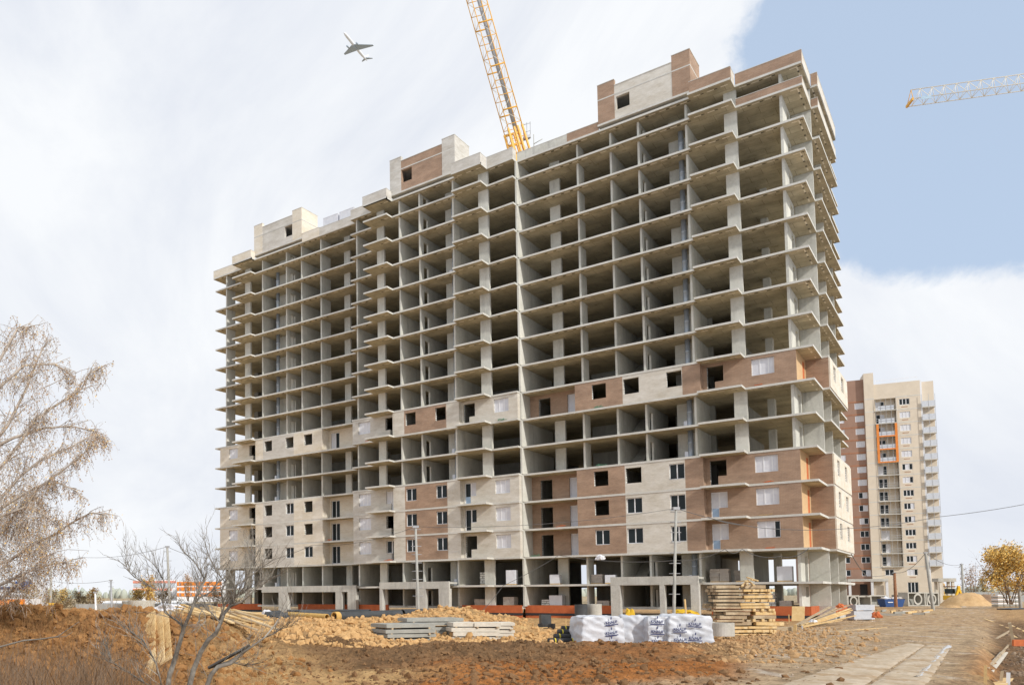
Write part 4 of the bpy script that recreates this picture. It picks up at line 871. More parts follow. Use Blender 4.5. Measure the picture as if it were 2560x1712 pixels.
# loose stakes, beams and planks (each a thing)
def plank(a, b, da, db, w, h, mt, label, grp=None, up=None, name='plank', cat='board'):
    if da is None: da = hitd(*a)-.12
    if db is None: db = hitd(*b)-.12
    if db == 0: db = da+.05
    p, q = at(*a, da), at(*b, db); return solo(MB().beam(p, q, w, h, up or UP), name, mt, label, cat, p, grp)
plank((1718,1572),(1712,1497),58,58.3,.26,.06,LUM,'short board leaning upright between portal and timber stack')
plank((1415,1573),(1414,1546),None,0,.09,.06,LUM,'wooden stake in the golden soil left of the white pallets')
plank((1973,1557),(1972,1535),None,0,.09,.07,LUM,'yellow stake in front of the orange plinth',)
for i, (a, b, da, db, w, lab) in enumerate([((1990,1562),(2075,1516),60,65,.22,'broad grey plank on top of the fan of boards'),((2000,1560),(2122,1512),60,67,.16,'dark edged plank in the fan of boards'),((2003,1563),(2126,1520),59.5,66,.16,'yellowish plank below the dark edged one'),((2010,1565),(2124,1530),59,65,.2,'wide golden plank in the middle of the fan'),((2006,1567),(2138,1538),58,64,.13,'thin plank low in the fan of boards'),((2000,1570),(2128,1545),None,None,.12,'lowest thin pale plank of the fan'),((1998,1566),(2105,1512),60,66,.1,'narrow sloping batten at the back of the fan'),((2030,1556),(2128,1524),60,66,.25,'short golden plank at the right of the fan')]):
    plank(a, b, da, db, w, .06, LUM2 if i in (0,1,6) else LUM, lab, 'fan of planks right of the timber stack')
plank((1935,1577),(1985,1574),52,52,.5,.45,LUM2,'low formwork box wall of dark boards at the right of the timber stack')
plank((1987,1582),(1988,1560),51.5,51.5,.16,.16,LUM,'pale end post of the low formwork box')
plank((2095,1577),(2215,1568),None,None,.14,.05,LUM,'long pale plank lying on sand beside the track')
plank((1905,1580),(1835,1585),50,49,.3,.12,LUM,'thick plank on the ground under the timber stack')
plank((2006,1571),(2005,1563),50,50,.06,.06,WPL,'small white marker peg before the fan of boards')
# concrete rings
def rings(px, py, r, h, mt, label, nm='concrete_ring', wall=.11, d=None, n=28, grp='concrete well rings'):
    d = d or dgr(px, py); g = G(px, d); g.z = at(px, py, d).z; return solo(MB().ring(g, r, r-wall, h, n), nm, mt, label, 'ring', g, grp)
rings(1798,1588,.60,.70,CON,'short concrete ring in front of the timber stack',d=43.6); rings(1752,1583,.55,.66,CON,'concrete ring half hidden by the rightmost white pallet',d=44.3)
rings(1482,1571,.5,1.77,CON,'pale tall concrete ring behind the leftmost white pallet',d=58); rings(1449,1571,.44,1.72,DKB,'black coated ring beside the pale tall ring',d=57.5)
rings(1362,1572,.62,.42,DKB,'flat black ring on soil below the orange plinth',d=60)
rings(355,1563,.95,1.86,CON,'large grey concrete ring on the left bank behind the upright boards',d=60,n=36); rings(331,1562,.75,1.84,CONG,'darker large ring left of the pale ring',d=62,n=36)
solo(MB().obox(at(1363,1551,60), (CR, V((CF.x,CF.y,0)).normalized(), UP), (.36,.3,.45)), 'rubber_block', DKB, 'black block standing on the flat black ring', 'block', at(1363,1564,60))
# black pipes and yellow insulated pipe
def pipe(a, b, da, db, r, mt, label, ends=None, n=16):
    p, q = at(*a, da), at(*b, db); t = thing('pipe', label, 'pipe', p, 'large pipes on the spoil heap'); dr = (q-p).normalized()
    part(MB().ring(p, r, r*.82, (q-p).length, n, dr), 'pipe_wall', mt, t)
    if ends: part(MB().ring(p-dr*.25, r*1.03, r*.80, .4, n, dr), 'foam_end', YFOAM, t); part(MB().ring(p+dr*.05, r*.78, r*.05, .02, n, dr), 'end_dark', M['dark'], t)
pipe((842,1540),(1000,1534),53,57,.30,DKB,'long black pipe with yellow foam end, nearest of the pipes',True); pipe((1006,1532),(1135,1528),57,62,.27,DKB,'second black pipe carrying on to the right of the first')
pipe((812,1541),(712,1535),54,58,.2,YFOAM,'yellow foam covered pipe left of the long black pipe',True); pipe((845,1538),(760,1531),58,66,.26,DKB,'black pipe behind the yellow foam pipe')
pipe((925,1527),(720,1527),64,72,.15,DKB,'thin black pipe lying at the back of the pipes')
# crumpled sheet, tarps, bags
def lump(c, r, mt, name, label, cat, sq=(1,1,.7), seed=0, sub=3, amp=.45):
    bm_ = bmesh.new(); bmesh.ops.create_icosphere(bm_, subdivisions=sub, radius=1)
    for v in bm_.verts:
        k = 1+amp*noise.noise(v.co*1.7+V((seed,0,0)))+amp*.6*noise.noise(v.co*4+V((seed,3,0))); v.co = V((v.co.x*sq[0], v.co.y*sq[1], max(-.25, v.co.z)*sq[2]))*k*r
    me = bpy.data.meshes.new(name); bm_.to_mesh(me); bm_.free(); me.materials.append(mt); return tag(link(name, me, None, c), label, cat)
lump(at(690,1545,56), .8, DKB, 'black_sheeting', 'crumpled heap of black plastic sheeting left of the pipes', 'plastic sheet', (1.4,.8,.6), 3)
lump(at(668,1532,56.5), .45, WPL, 'plastic_scrap', 'white torn plastic on the black sheeting heap', 'plastic sheet', (1,.6,.5), 8)
YB = mat('yellow sack', (.72,.47,.03), (.62,.38,.02), 3, .6)
lump(at(1576,1562,56), 1.1, YB, 'yellow_sack', 'yellow sack heap behind the white pallets before the portal', 'sack', (.42,.4,1.0), 5)
lump(at(1712,1534,75), .85, YB, 'yellow_tarp', 'yellow tarp in the right portal beside the leaning board', 'tarp', (1.4,.7,.5), 9)
lump(at(2033,1553,52), .2, WPL, 'plastic_bag', 'small white bag on the soil in front of the fan of boards', 'bag', (1.1,.8,.7), 2)
lump(at(1500,1396,80.0), .42, WPL, 'hanging_sheet', 'white rag draped over the second slab edge above the right portal', 'sheet', (1,.5,.9), 4)
for i, (x, y, s, l) in enumerate([(2192,1540,.3,'orange net sack right of the grey block pallets'),(2100,1516,.22,'orange sack behind the fan of boards')]): lump(at(x,y,58), s, M['redor'], 'orange_sack', l, 'sack', (1,.8,1.1), 20+i)
g0 = at(425,1522,48); lump(g0, .8, WPL, 'plastic_sheet', 'bright white plastic sheet at the top end of the board pile on the left', 'plastic sheet', (1.5,.9,.4), 12)
plank((1995,1552),(1996,1515),66,66.6,.9,.05,LUM,'yellow plywood sheet leaning on the orange plinth')
plank((1590,1552),(1655,1550),58,60,.9,.8,CONG,'grey kerb slabs lying in front of the right portal')
# grey block packs right
for px, py, d, w, h, lab in [(2150,1547,74,1.95,.75,'lower grey wrapped block pack right of the fan of boards'),(2152,1524.5,74.3,1.8,.5,'upper grey wrapped block pack on timber spacers')]:
    c = at(px, py, d); r_, f_ = hv(0,0,.1); t = thing('block_pack', lab, 'block pack', c, 'grey wrapped block packs'); part(MB().obox(c+UP*(h/2), (r_, f_, UP), (w/2,.5,h/2)), 'blocks', mat('grey wrap', (.52,.54,.58), (.44,.46,.50), 3) if h > .7 else bpy.data.materials['grey wrap'], t)
    for s in (-.4,.4): part(MB().obox(c+r_*(s*w)-UP*.05, (r_, f_, UP), (.05,.5,.05)), 'spacer', LUM2, t)
    part(MB().obox(c+r_*(w/2+.03)+UP*(h/2), (r_, f_, UP), (.028,.48,h/2*.98)), 'end_sheet', M['white'], t)
# blue skip and culverts
d = 142; c = at(2228,1516,d); r_, f_ = hv(0,0,.05); t = thing('skip', 'blue steel skip full of white rubble at the end of the site', 'skip', c)
def frus(mb, c, w0, w1, dp, h):
    vs_ = [c+r_*(sx*w0)+f_*(sy*dp*.8) for sx, sy in ((-1,-1),(1,-1),(1,1),(-1,1))]+[c+r_*(sx*w1)+f_*(sy*dp)+UP*h for sx, sy in ((-1,-1),(1,-1),(1,1),(-1,1))]
    return mb.add(vs_, [(0,3,2,1),(0,1,5,4),(1,2,6,5),(2,3,7,6),(3,0,4,7),(4,5,6,7)])
part(frus(MB(), c, 1.5, 1.85, .9, 1.3), 'skip_body', BLUE_, t); part(frus(MB(), c+UP*1.24, 1.88, 1.92, .94, .12), 'skip_rim', BLUE_, t)
part(MB().obox(c-r_*.8+UP*.8-f_*.86, (r_, f_, UP), (.45,.04,.07)), 'skip_mark', M['white'], t)
for i in range(7): lump(c+r_*(-1.5+.5*i)+UP*1.4, R.uniform(.3,.55), WPL if i % 3 else M['bag'], 'rubble_sack', 'white rubble sack number %s along the blue skip' % ['one at the left rim','two from the left','three from the left','in the middle','third from the right','second from the right','at the right rim'][i] if 0 else ['white rubble sack at the left rim of the blue skip','white rubble sack second from left on the blue skip','white rubble sack third from left on the blue skip','brownish rubble sack in the middle of the blue skip','white rubble sack right of middle on the blue skip','white rubble sack second from right on the blue skip','brownish rubble sack at the right rim of the blue skip'][i], 'sack', (1,.8,.8), 30+i, 2)
for px, py, d, w, h, ro, lab in [(2122,1517,137,1.3,2.0,1,'tilted pipe end behind the corner of the block'),(2150,1516,142,1.6,1.9,0,'pale concrete box culvert left of the skip'),(2186,1514,150,2.2,2.0,0,'weathered box culvert just left of the skip'),(2283,1514,149,2.4,2.5,1,'box culvert with round opening right of the skip'),(2318,1514,150,1.8,2.5,1,'box culvert behind the leaning grey pole'),(2252,1514,152,1.0,2.1,0,'dark box culvert behind the skip')]:
    c = at(px, py, d); r_, f_ = hv(0,0,.3); t = thing('box_culvert', lab, 'culvert', c, 'precast concrete culverts')
    mb = MB(); mb.obox(c+r_*(-w+.1)+UP*h/2, (r_, f_, UP), (.12,.9,h/2)); mb.obox(c+r_*(w-.1)+UP*h/2, (r_, f_, UP), (.12,.9,h/2)); mb.obox(c+UP*(h-.1), (r_, f_, UP), (w-.22,.9,.1)); mb.obox(c+UP*.08, (r_, f_, UP), (w-.22,.9,.08)); part(mb, 'culvert_shell', CON if 'dark' not in lab else CONG, t)
    part(MB().obox(c+UP*h/2+f_*.7, (r_, f_, UP), (w-.22,.06,h/2-.2)), 'back_panel', CONG, t)
    if ro: part(MB().ring(c-f_*.95+UP*h*.5, h*.42, h*.30, .1, 20, f_), 'round_collar', CON, t)
for i in range(13):
    px = 2195+i*11+R.uniform(-5,5); py = R.uniform(1526,1538); d = dgr(px, py); p = G(px, d, .12); an = R.uniform(-.7,.7); r_, f_ = hv(0,0,an); l = R.uniform(.4,1.1)
    solo(MB().beam(p-r_*l, p+r_*l+UP*R.uniform(-.1,.2), R.uniform(.15,.3), R.uniform(.12,.3)), 'scrap_beam', [LUM2, CONG, CON, LUM][i % 4], 'one of the scrap beams and blocks littered at the track edge before the skip', 'scrap', p, 'scrap beams littered before the skip')
# portal frame, loader, sand heaps, block pallets, fence to the right
d = 170; c = at(2363,1509,d); r_, f_ = hv(0,0,-.2); t = thing('concrete_portal', 'free standing pale concrete portal frame right of the finished tower', 'portal frame', c)
for sx in (-1.15,1.15):
    for sy in (-.8,.8): part(MB().obox(c+r_*sx+f_*sy+UP*2.3, (r_, f_, UP), (.22,.22,2.4)), 'post', LIGHTC, t)
part(MB().obox(c+UP*5.0, (r_, f_, UP), (1.65,1.2,.36)), 'top_beam', CON, t)
d = 162; c = at(2397,1511,d); t = thing('backhoe_loader', 'yellow backhoe loader with raised folded arm behind the sand heap', 'loader', c); LY = mat('loader yellow', (.78,.46,.02), (.70,.40,.02), 2, .5, fine=.1)
r_, f_ = hv(0,0,0)
def lp(a, b, e=0): return c+r_*(a*1.3)+UP*(b*1.55)+f_*e
part(MB().obox(lp(-.5,.9,1.2), (r_, f_, UP), (.55,1.2,.45)), 'body', LY, t); part(MB().obox(lp(-.55,1.75,1.2), (r_, f_, UP), (.5,.7,.5)).obox(lp(-.55,2.3,1.2), (r_, f_, UP), (.56,.76,.05)), 'cab', M['glass'], t); part(MB().obox(lp(-.55,2.38,1.2), (r_, f_, UP), (.6,.8,.06)), 'cab_roof', RUST, t)
part(MB().beam(lp(-.55,.7), lp(.1,2.1), .32, .36), 'boom', LY, t); part(MB().beam(lp(.05,2.2), lp(.75,.75), .26, .34), 'dipper_arm', LY, t); part(MB().obox(lp(.1,2.25), (r_, f_, UP), (.22,.2,.28)), 'knuckle', LY, t)
for s in (-1,.0): part(MB().tube([lp(s,.45,.4), lp(s+.2,.45,.4)], .45, 14), 'wheel', M['dark'], t)
def heap(px, py, d, w, dp, h, mt, name, label, seed):
    c = at(px, py, d); c.z = CC.z-2.55; r_, f_ = hv(0,0,0); n = 40; vs_ = []; k = 28
    for i in range(n+1):
        for j in range(k+1):
            u = i/n*2-1; v = j/k*2-1; e = 1-min(1, math.hypot(u, v)); s = sstep(0, .75, e)
            q_ = V((u*3, v*3, seed)); vs_.append(c+r_*(u*w)+f_*(v*dp)+UP*(s*h*(1+.25*noise.noise(q_))+s*.12*noise.noise(q_*4)-.05))
    fs_ = [(i*(k+1)+j, (i+1)*(k+1)+j, (i+1)*(k+1)+j+1, i*(k+1)+j+1) for i in range(n) for j in range(k)]
    mb = MB().add(vs_, fs_, True); return solo(mb, name, mt, label, 'sand heap', c)
heap(2415,1512,150,4.9,4.6,2.35,SAND,'sand_heap','large golden sand heap beside the loader',1.5); heap(2478,1506,185,5.5,4,2.0,mat('brown earth heap',(.30,.20,.13),(.24,.155,.10),1,.95,bump=.5),'earth_heap','brown earth heap behind the golden one',5.5); heap(2380,1518,132,1.8,1.8,.5,SAND,'sand_heap','small low spill of sand in front of the large heap',8)
r_, f_ = hv(0,0,.08)
for i in range(4):
    d = 134; px = 2494+i*15; c = at(px, 1517, d); t = thing('block_pallet', ['leftmost white block pallet at the right edge of the track','second white block pallet from left at the right edge','taller third white block pallet at the right edge','rightmost white block pallet next to the pole'][i], 'pallet', c, 'white block pallets at the right edge')
    hh = [2.0,2.3,2.3,2.0][i]; n = int(hh/.33)
    part(MB().obox(c+UP*.06, (r_, f_, UP), (.46,.6,.06)), 'pallet_board', LUM2, t)
    for j in range(n): part(MB().obox(c+UP*(.14+.33*j+.14), (r_, f_, UP), (.455,.6,.115)), 'block_layer', M['white'] if j % 2 else CONG, t)
FEN = mat('grey sheet fence', (.36,.365,.36), (.29,.29,.28), 1.5)
for a, b, d, h, lab in [(2418,2590,215,2.6,'pale blue grey sheet fence beyond the loader'),(190,640,150,1.1,'low grey site fence far left behind the bank')]:
    p, q = at(a, hor(a)+12, d), at(b, hor(b)+12, d); p.z = q.z = CC.z-2.5; l = (q-p).length; n = max(4, int(l/2.4)); dr = (q-p).normalized(); t = thing('site_fence', lab, 'fence', p)
    for i in range(n): part(MB().obox(p+dr*((i+.5)*l/n)+UP*h/2, (dr, dr.cross(UP), UP), (l/n/2-.04,.03,h/2)), 'fence_panel', FEN, t); part(MB().obox(p+dr*(i*l/n)+UP*(h/2+.05), (dr, dr.cross(UP), UP), (.035,.05,h/2+.1)), 'fence_post', GREY, t)
# trench debris bottom right: boards, posts, battens
TD = 'boards around the trench at the right edge'
for a, b, da, db, w, h, mt, lab in [((2461,1547),(2522,1571),None,None,.16,.14,LUM,'bright yellow beam end at the lip of the trench'),((2536,1618),(2524,1556),None,0,.28,.14,LUM2,'brown upright board at the trench corner'),((2490,1597),(2532,1573),None,None,.16,.1,LUM2,'dark short board leaning across the trench lip'),((2528,1564),(2580,1588),None,None,.18,.14,LUM,'golden beam running off the right edge'),((2530,1588),(2590,1625),None,None,.16,.12,LUM,'golden beam below the first at the right edge'),((2536,1610),(2590,1650),None,None,.2,.12,LUM2,'brown beam low at the right edge'),((2462,1687),(2512,1628),None,None,.3,.05,LIGHTC,'wide pale board lying down into the trench'),((2460,1680),(2522,1612),None,None,.09,.07,LUM2,'long thin batten behind the wide pale board'),((2463,1720),(2464,1662),None,0,.07,.07,LUM,'thin stake at the left edge of the trench'),((2520,1725),(2521,1680),None,0,.17,.1,M['white'],'white post sticking up at the bottom edge'),((2472,1722),(2514,1692),None,None,.5,.04,LUM,'plywood sheet in the trench bottom corner'),((2500,1716),(2506,1676),None,0,.08,.08,LUM2,'brown stake beside the white post'),((2472,1720),(2469,1690),None,0,.07,.06,LUM,'leaning short stake near the trench edge'),((2428,1542),(2462,1545),None,None,.12,.08,LUM2,'dark plank on the ground leading to the trench lip'),((2460,1690),(2478,1682),None,None,.14,.12,LUM2,'short brown block under the pale board')]:
    plank(a, b, da, db, w, h, mt, lab, TD)
solo(MB().obox(at(2552,1606,36), (CR, CF, CU), (.35,.05,.14)), 'orange_board', M['redor'], 'orange red board between the beams at the right edge', 'board', at(2552,1606,36), TD)
plank((2510,1522),(2545,1520),75,75,1.6,.12,DKB,'black flat sheet in front of the white block pallets')
# loose planks on the brown mound and road edge
for i, (a, b, d1, w, lab) in enumerate([((1415,1631),(1450,1637),None,.12,'dark stick lying on the orange soil'),((1858,1638),(1890,1637),None,.1,'pale slat at the edge of the track'),((1800,1588),(1860,1588),None,.14,'board under the concrete rings'),((1290,1570),(1420,1566),None,.1,'long thin batten on golden soil behind the rolls')]):
    plank(a, b, d1, d1, w, .05, [LUM2,WPL,LUM,LUM][i], lab)
# ---- left: upright boards on the bank, pile of boards
for a, b, da, db, w, lab in [((374,1534),(372,1690),26.6,None,.42,'leftmost long board standing against the bank'),((397,1534),(401,1660),26.7,None,.3,'middle board standing against the bank'),((412,1532),(421,1648),26.7,None,.26,'rightmost board standing against the bank'),((386,1540),(384,1640),26.7,None,.12,'narrow batten between the boards on the bank')]:
    plank(a, b, da, hitd(*b)-.75, w, .05, LUM, lab, 'boards standing against the left bank', CF)
plank((347,1547),(368,1546),27.5,27.5,.07,.06,LUM,'short batten stub left of the boards on the bank')
r3 = random.Random(11)
t = thing('board_pile', 'sprawling pile of sloping boards behind the bare tree on the left', 'board pile', G(520, 36))
for i in range(46):
    k = i/46; x0 = 420+r3.uniform(-20,130)*1.0+k*60; y0 = 1512+k*22+r3.uniform(-6,10); x1 = x0+r3.uniform(70,110); y1 = y0+r3.uniform(16,34)
    dd = 37-4.5*k+r3.uniform(-.6,.6); p, q = at(x0,y0,dd+.8), at(x1,y1,dd-.3); part(MB().beam(p, q, r3.choice([.12,.16,.2]), .05), 'plank', LUM if r3.random() < .7 else LUM2, t)
for i in range(16):
    x0 = 540+r3.uniform(-20,40); y0 = 1528+i*2.2; p, q = at(x0,y0,38-.25*i), at(x0+r3.uniform(70,110), y0+r3.uniform(-3,5), 38.3-.25*i); part(MB().beam(p, q, .13, .06), 'plank', LUM, t)
plank((462,1562),(498,1588),31,29.5,.13,.06,LUM,'single board slid down the slope below the board pile'); plank((410,1553),(475,1562),32,31.5,.14,.06,LUM,'board lying at the left foot of the board pile')
# ---- far left machines and buildings
d = 84; c = at(105,1543,d); r_, f_ = hv(0,0,.15); t = thing('truck_crane', 'yellow and blue truck crane standing behind the left bank', 'truck crane', c); BL2 = mat('crane blue', (.05,.09,.36), (.06,.10,.40), 2, .5, fine=0)
def tp(a, b, e=0): return c+r_*a+UP*b+f_*e
part(MB().beam(tp(-1.35,.55,0), tp(.75,1.0,0), .32, .3), 'boom', LY, t); part(MB().obox(tp(-.2,.35,0), (r_, f_, UP), (.75,.6,.3)), 'engine_deck', BL2, t); part(MB().obox(tp(.95,.75,0), (r_, f_, UP), (.28,.6,.75)), 'cab', LY, t); part(MB().obox(tp(.7,.9,-.5), (r_, f_, UP), (.1,.1,.55)), 'cab_pillar', M['white'], t); part(MB().obox(tp(.2,-.15,0), (r_, f_, UP), (1.3,.6,.14)), 'chassis', BL2, t)
for s in (-.9,-.2,.9): part(MB().tube([tp(s,-.35,-.62), tp(s,-.35,-.4)], .3, 12), 'wheel', M['dark'], t)
d = 74; c = at(172,1546,d); t = thing('red_bucket', 'dull red excavator bucket lying on the left bank crest', 'bucket', c); RD = mat('dull red paint', (.36,.06,.045), (.30,.05,.04), 3)
part(MB().obox(c+UP*.45-r_*.1, (r_, f_, UP), (.35,.5,.22)), 'bucket_shell', RD, t); part(MB().beam(c+r_*.2+UP*.3, c+r_*.7-UP*.1, .5, .3), 'bucket_arm', RD, t); part(MB().obox(c+UP*.1+r_*.1, (r_, f_, UP), (.3,.4,.1)), 'bucket_base', RD, t)
def block(px0, px1, py_top, d, rows, depth, label, base_z=None, name='factory_building'):
    a, b = at(px0, 1480, d), at(px1, 1480, d); a.z = b.z = CC.z-2.5; zt = at((px0+px1)/2, py_top, d).z; dr = (b-a).normalized(); nn = dr.cross(UP); l = (b-a).length; H = zt-a.z
    t = thing(name, label, 'building', (a+b)/2)
    if nn.dot(CF) < 0: nn = -nn
    part(MB().obox((a+b)/2+nn*(depth/2+.15)+UP*H/2, (dr, nn, UP), (l/2,depth/2,H/2)), 'wall', M['white'] if name != 'x' else BE, t)
    for fr0, fr1, x0, x1, mt, nm in rows:
        part(MB().obox(a+dr*(l*(x0+x1)/2)+UP*(H*(fr0+fr1)/2), (dr, nn, UP), (l*(x1-x0)/2,.1,H*(fr1-fr0)/2)), nm, mt, t)
    return t
OR2 = mat('orange facade panel', (.80,.26,.03), (.72,.22,.03), .4, fine=0); RDL = mat('faded red band', (.75,.30,.22), None, .5, fine=0); GB = mat('grey blue glazing', (.50,.55,.62), None, .5, .3, fine=0)
block(442,556,1452,330,[(.80,.97,.0,.98,OR2,'orange_band'),(.55,.72,0,.97,OR2,'orange_band'),(.28,.44,.0,.97,OR2,'orange_band')]+[(.30+.25*r_+.0,.42+.25*r_,.05+.12*i,.10+.12*i,GB,'window') for r_ in range(3) for i in range(7)]+[(.975,1.0,0,1,M['white'],'parapet')],20,'white factory hall with orange bands left of the unfinished block')
block(332,440,1449,345,[(.86,.96,0,1,RDL,'red_band'),(.52,.62,0,.9,RDL,'red_band'),(.68,.82,.02,.98,GB,'window_band'),(.3,.46,.02,.9,GB,'window_band')],18,'pale building with thin red bands at far left beyond the yellow bush')
block(-30,66,1466,170,[(.16+.2*i,.24+.2*i,.0,.97,GB,'window_band') for i in range(4)]+[(.9,1.0,.2,1,BLUE_,'blue_band')],14,'white office block with dark window bands behind the birch')
block(38,80,1452,185,[(.80,1.0,0,1,BLUE_,'blue_band')],10,'low building with blue upper storey behind the birch')
block(-40,64,1497,130,[(.45,1.0,.05,.98,OR2,'orange_panel')],8,'orange and white shed behind the bank at far left')
block(250,470,1501,260,[(.0,.45,0,1,GB,'wall_band')],10,'long low white warehouse beyond the left fence')
# ================================================================ TREES AND SCRUB
BARK = mat('grey twig bark', (.24,.215,.185), (.15,.135,.115), 6, bump=.3, coord='obj', c3=(.34,.32,.285)); TWIG = mat('brown twig', (.15,.10,.065), (.21,.145,.095), 3, fine=0); BIRCHT = mat('pale birch twig', (.50,.44,.38), (.38,.32,.265), 3, fine=0); BTR = mat('birch bark', (.55,.52,.48), (.30,.28,.26), 3, c3=(.12,.11,.10))
def leafmat(n, c1, c2): return mat(n, c1, c2, 1.5, .8, fine=0)
LF1 = leafmat('ochre birch leaf', (.42,.24,.10), (.34,.20,.09)); LF2 = leafmat('yellow leaf', (.80,.55,.16), (.70,.46,.14)); LF3 = leafmat('dull green brown leaf', (.38,.33,.18), (.44,.34,.17))
def bend(p, d, l, n, rnd, droop=0, jit=.25):
    path = [p]; d = d.normalized()
    for i in range(n):
        d = (d+V((rnd.uniform(-jit,jit), rnd.uniform(-jit,jit), rnd.uniform(-jit,jit)*.7-droop))).normalized(); p = p+d*(l/n); path.append(p)
    return path, d
def leaf(mb, p, s, rnd):
    a = V((rnd.uniform(-1,1), rnd.uniform(-1,1), rnd.uniform(-1,1))).normalized(); b = a.orthogonal().normalized(); c_ = a.cross(b)
    mb.add([p-b*s, p+c_*s*.6, p+b*s, p-c_*s*.6], [(0,1,2,3)])
# weeping birch, trunk just left of the view
rb = random.Random(5); bd = 25.0
bt = thing('weeping_birch', 'tall weeping birch with thin drooping twigs and few brown leaves at the left edge', 'tree', G(-95, bd))
def pol(pts, d0=bd, var=0): return [at(x, y, d0+var*math.sin(i*1.3)) for i, (x, y) in enumerate(pts)]
tr_ = [G(-95, bd, -.4)]+pol([(-92,1560),(-85,1400),(-80,1250),(-70,1100),(-55,950),(-40,850),(-30,790)])
part(MB().tube(tr_, [.26,.22,.20,.17,.14,.10,.06,.03], 9), 'trunk', BTR, bt)
limbs = [([(-80,1250),(0,1165),(45,1100),(78,1045),(115,1012),(150,988),(185,960),(205,915),(222,905)],1.2),([(-80,1290),(0,1245),(45,1190),(100,1145),(160,1120),(210,1090),(245,1085)],.5),([(-75,1180),(10,1060),(50,960),(70,880),(85,830)],1.5),([(-60,1000),(0,880),(30,810),(60,800)],1),
 ([(-80,1330),(0,1275),(60,1240),(110,1215),(160,1210),(205,1230)],-.8),([(-85,1380),(10,1330),(60,1270),(105,1225),(150,1195),(215,1150),(250,1120)],-1),([(-90,1430),(30,1400),(100,1358),(150,1338),(200,1308),(250,1285),(285,1290)],-1.5),([(-90,1480),(0,1465),(60,1440),(110,1420),(170,1405),(215,1400)],-1.8),
 ([(-75,1150),(20,1090),(90,1060),(150,1050),(205,1060)],2),([(-92,1520),(0,1500),(50,1465),(70,1440)],-.5),([(-65,1050),(-10,960),(40,900),(110,890),(140,910)],1.8),([(-80,1300),(20,1290),(90,1270),(140,1290),(180,1310)],-2)]
lm = MB(); tw = MB(); lv = MB(); lo_ = MB()
def strand(p, d, l, rnd, leafp):
    path, _ = bend(p, d, l, 6, rnd, .42, .22); tw.tube(path, [.005,.0047,.0044,.004,.0036,.003,.0025], 3, False, False)
    for q_ in path[1:]:
        if rnd.random() < leafp: leaf(lv if rnd.random() < .75 else lo_, q_+V((rnd.uniform(-.06,.06),rnd.uniform(-.06,.06),rnd.uniform(-.06,.06))), rnd.uniform(.018,.036), rnd)
        if rnd.random() < .35:
            p2, _ = bend(q_, V((rnd.uniform(-1,1), rnd.uniform(-1,1), -.3)), l*.35, 3, rnd, .35, .3); tw.tube(p2, [.006,.005,.004,.003], 3, False, False)
            for q2 in p2[1:]:
                if rnd.random() < leafp: leaf(lv, q2, rnd.uniform(.016,.032), rnd)
for pts, off in limbs:
    path = [p+CF*off*(i/len(pts)) for i, p in enumerate(pol(pts))]; n = len(path)
    lm.tube(path, [0.052*(1-i/n)**1.1+.010 for i in range(n)], 5)
    for i in range(1, n):
        for k in range(5 if i > 1 else 2):
            s = rb.random(); p = path[i-1].lerp(path[i], s); d = (path[i]-path[i-1]).normalized()
            d2 = (d+V((rb.uniform(-1,1), rb.uniform(-1,1), rb.uniform(-.5,1)))*.75).normalized(); l = rb.uniform(.5,1.3)*(1-.55*i/n)
            b2, e2 = bend(p, d2, l, 5, rb, .05, .25); lm.tube(b2, [.017,.014,.012,.010,.008,.006], 3, False)
            for q_ in b2[1:]:
                for _ in range(1+(rb.random() < .4)): strand(q_, V((rb.uniform(-1,1), rb.uniform(-1,1), rb.uniform(-.6,.3))), rb.uniform(.3,.95)*(1-.4*i/n), rb, .5)
for i in range(70):                                               # fill of the crown's left part
    a = at(rb.uniform(-120, 110), rb.uniform(830, 1420), bd+rb.uniform(-2,2.4)); b2, e2 = bend(a, V((rb.uniform(-1,1.2), rb.uniform(-1,1), rb.uniform(-.2,.9))), rb.uniform(.8,1.8), 5, rb, .1, .25); lm.tube(b2, [.013,.012,.011,.009,.007,.005], 3, False)
    for q_ in b2: strand(q_, V((rb.uniform(-1,1), rb.uniform(-1,1), -.3)), rb.uniform(.5,1.3), rb, .6)
for i in range(60):
    a = at(rb.uniform(-120, 105), rb.uniform(1230, 1430), bd+rb.uniform(-1.5,2.4)); b2, e2 = bend(a, V((rb.uniform(-1,1.2), rb.uniform(-1,1), rb.uniform(-.3,.7))), rb.uniform(.7,1.5), 5, rb, .1, .25); lm.tube(b2, [.011,.010,.009,.007,.006,.004], 3, False)
    for q_ in b2:
        for _ in range(2): strand(q_, V((rb.uniform(-1,1), rb.uniform(-1,1), -.3)), rb.uniform(.4,1.0), rb, .95)
part(lm, 'limbs', BIRCHT, bt); part(tw, 'twigs', BIRCHT, bt, kind='stuff'); part(lv, 'leaves', LF1, bt, kind='stuff'); part(lo_, 'yellow_leaves', LF2, bt, kind='stuff')
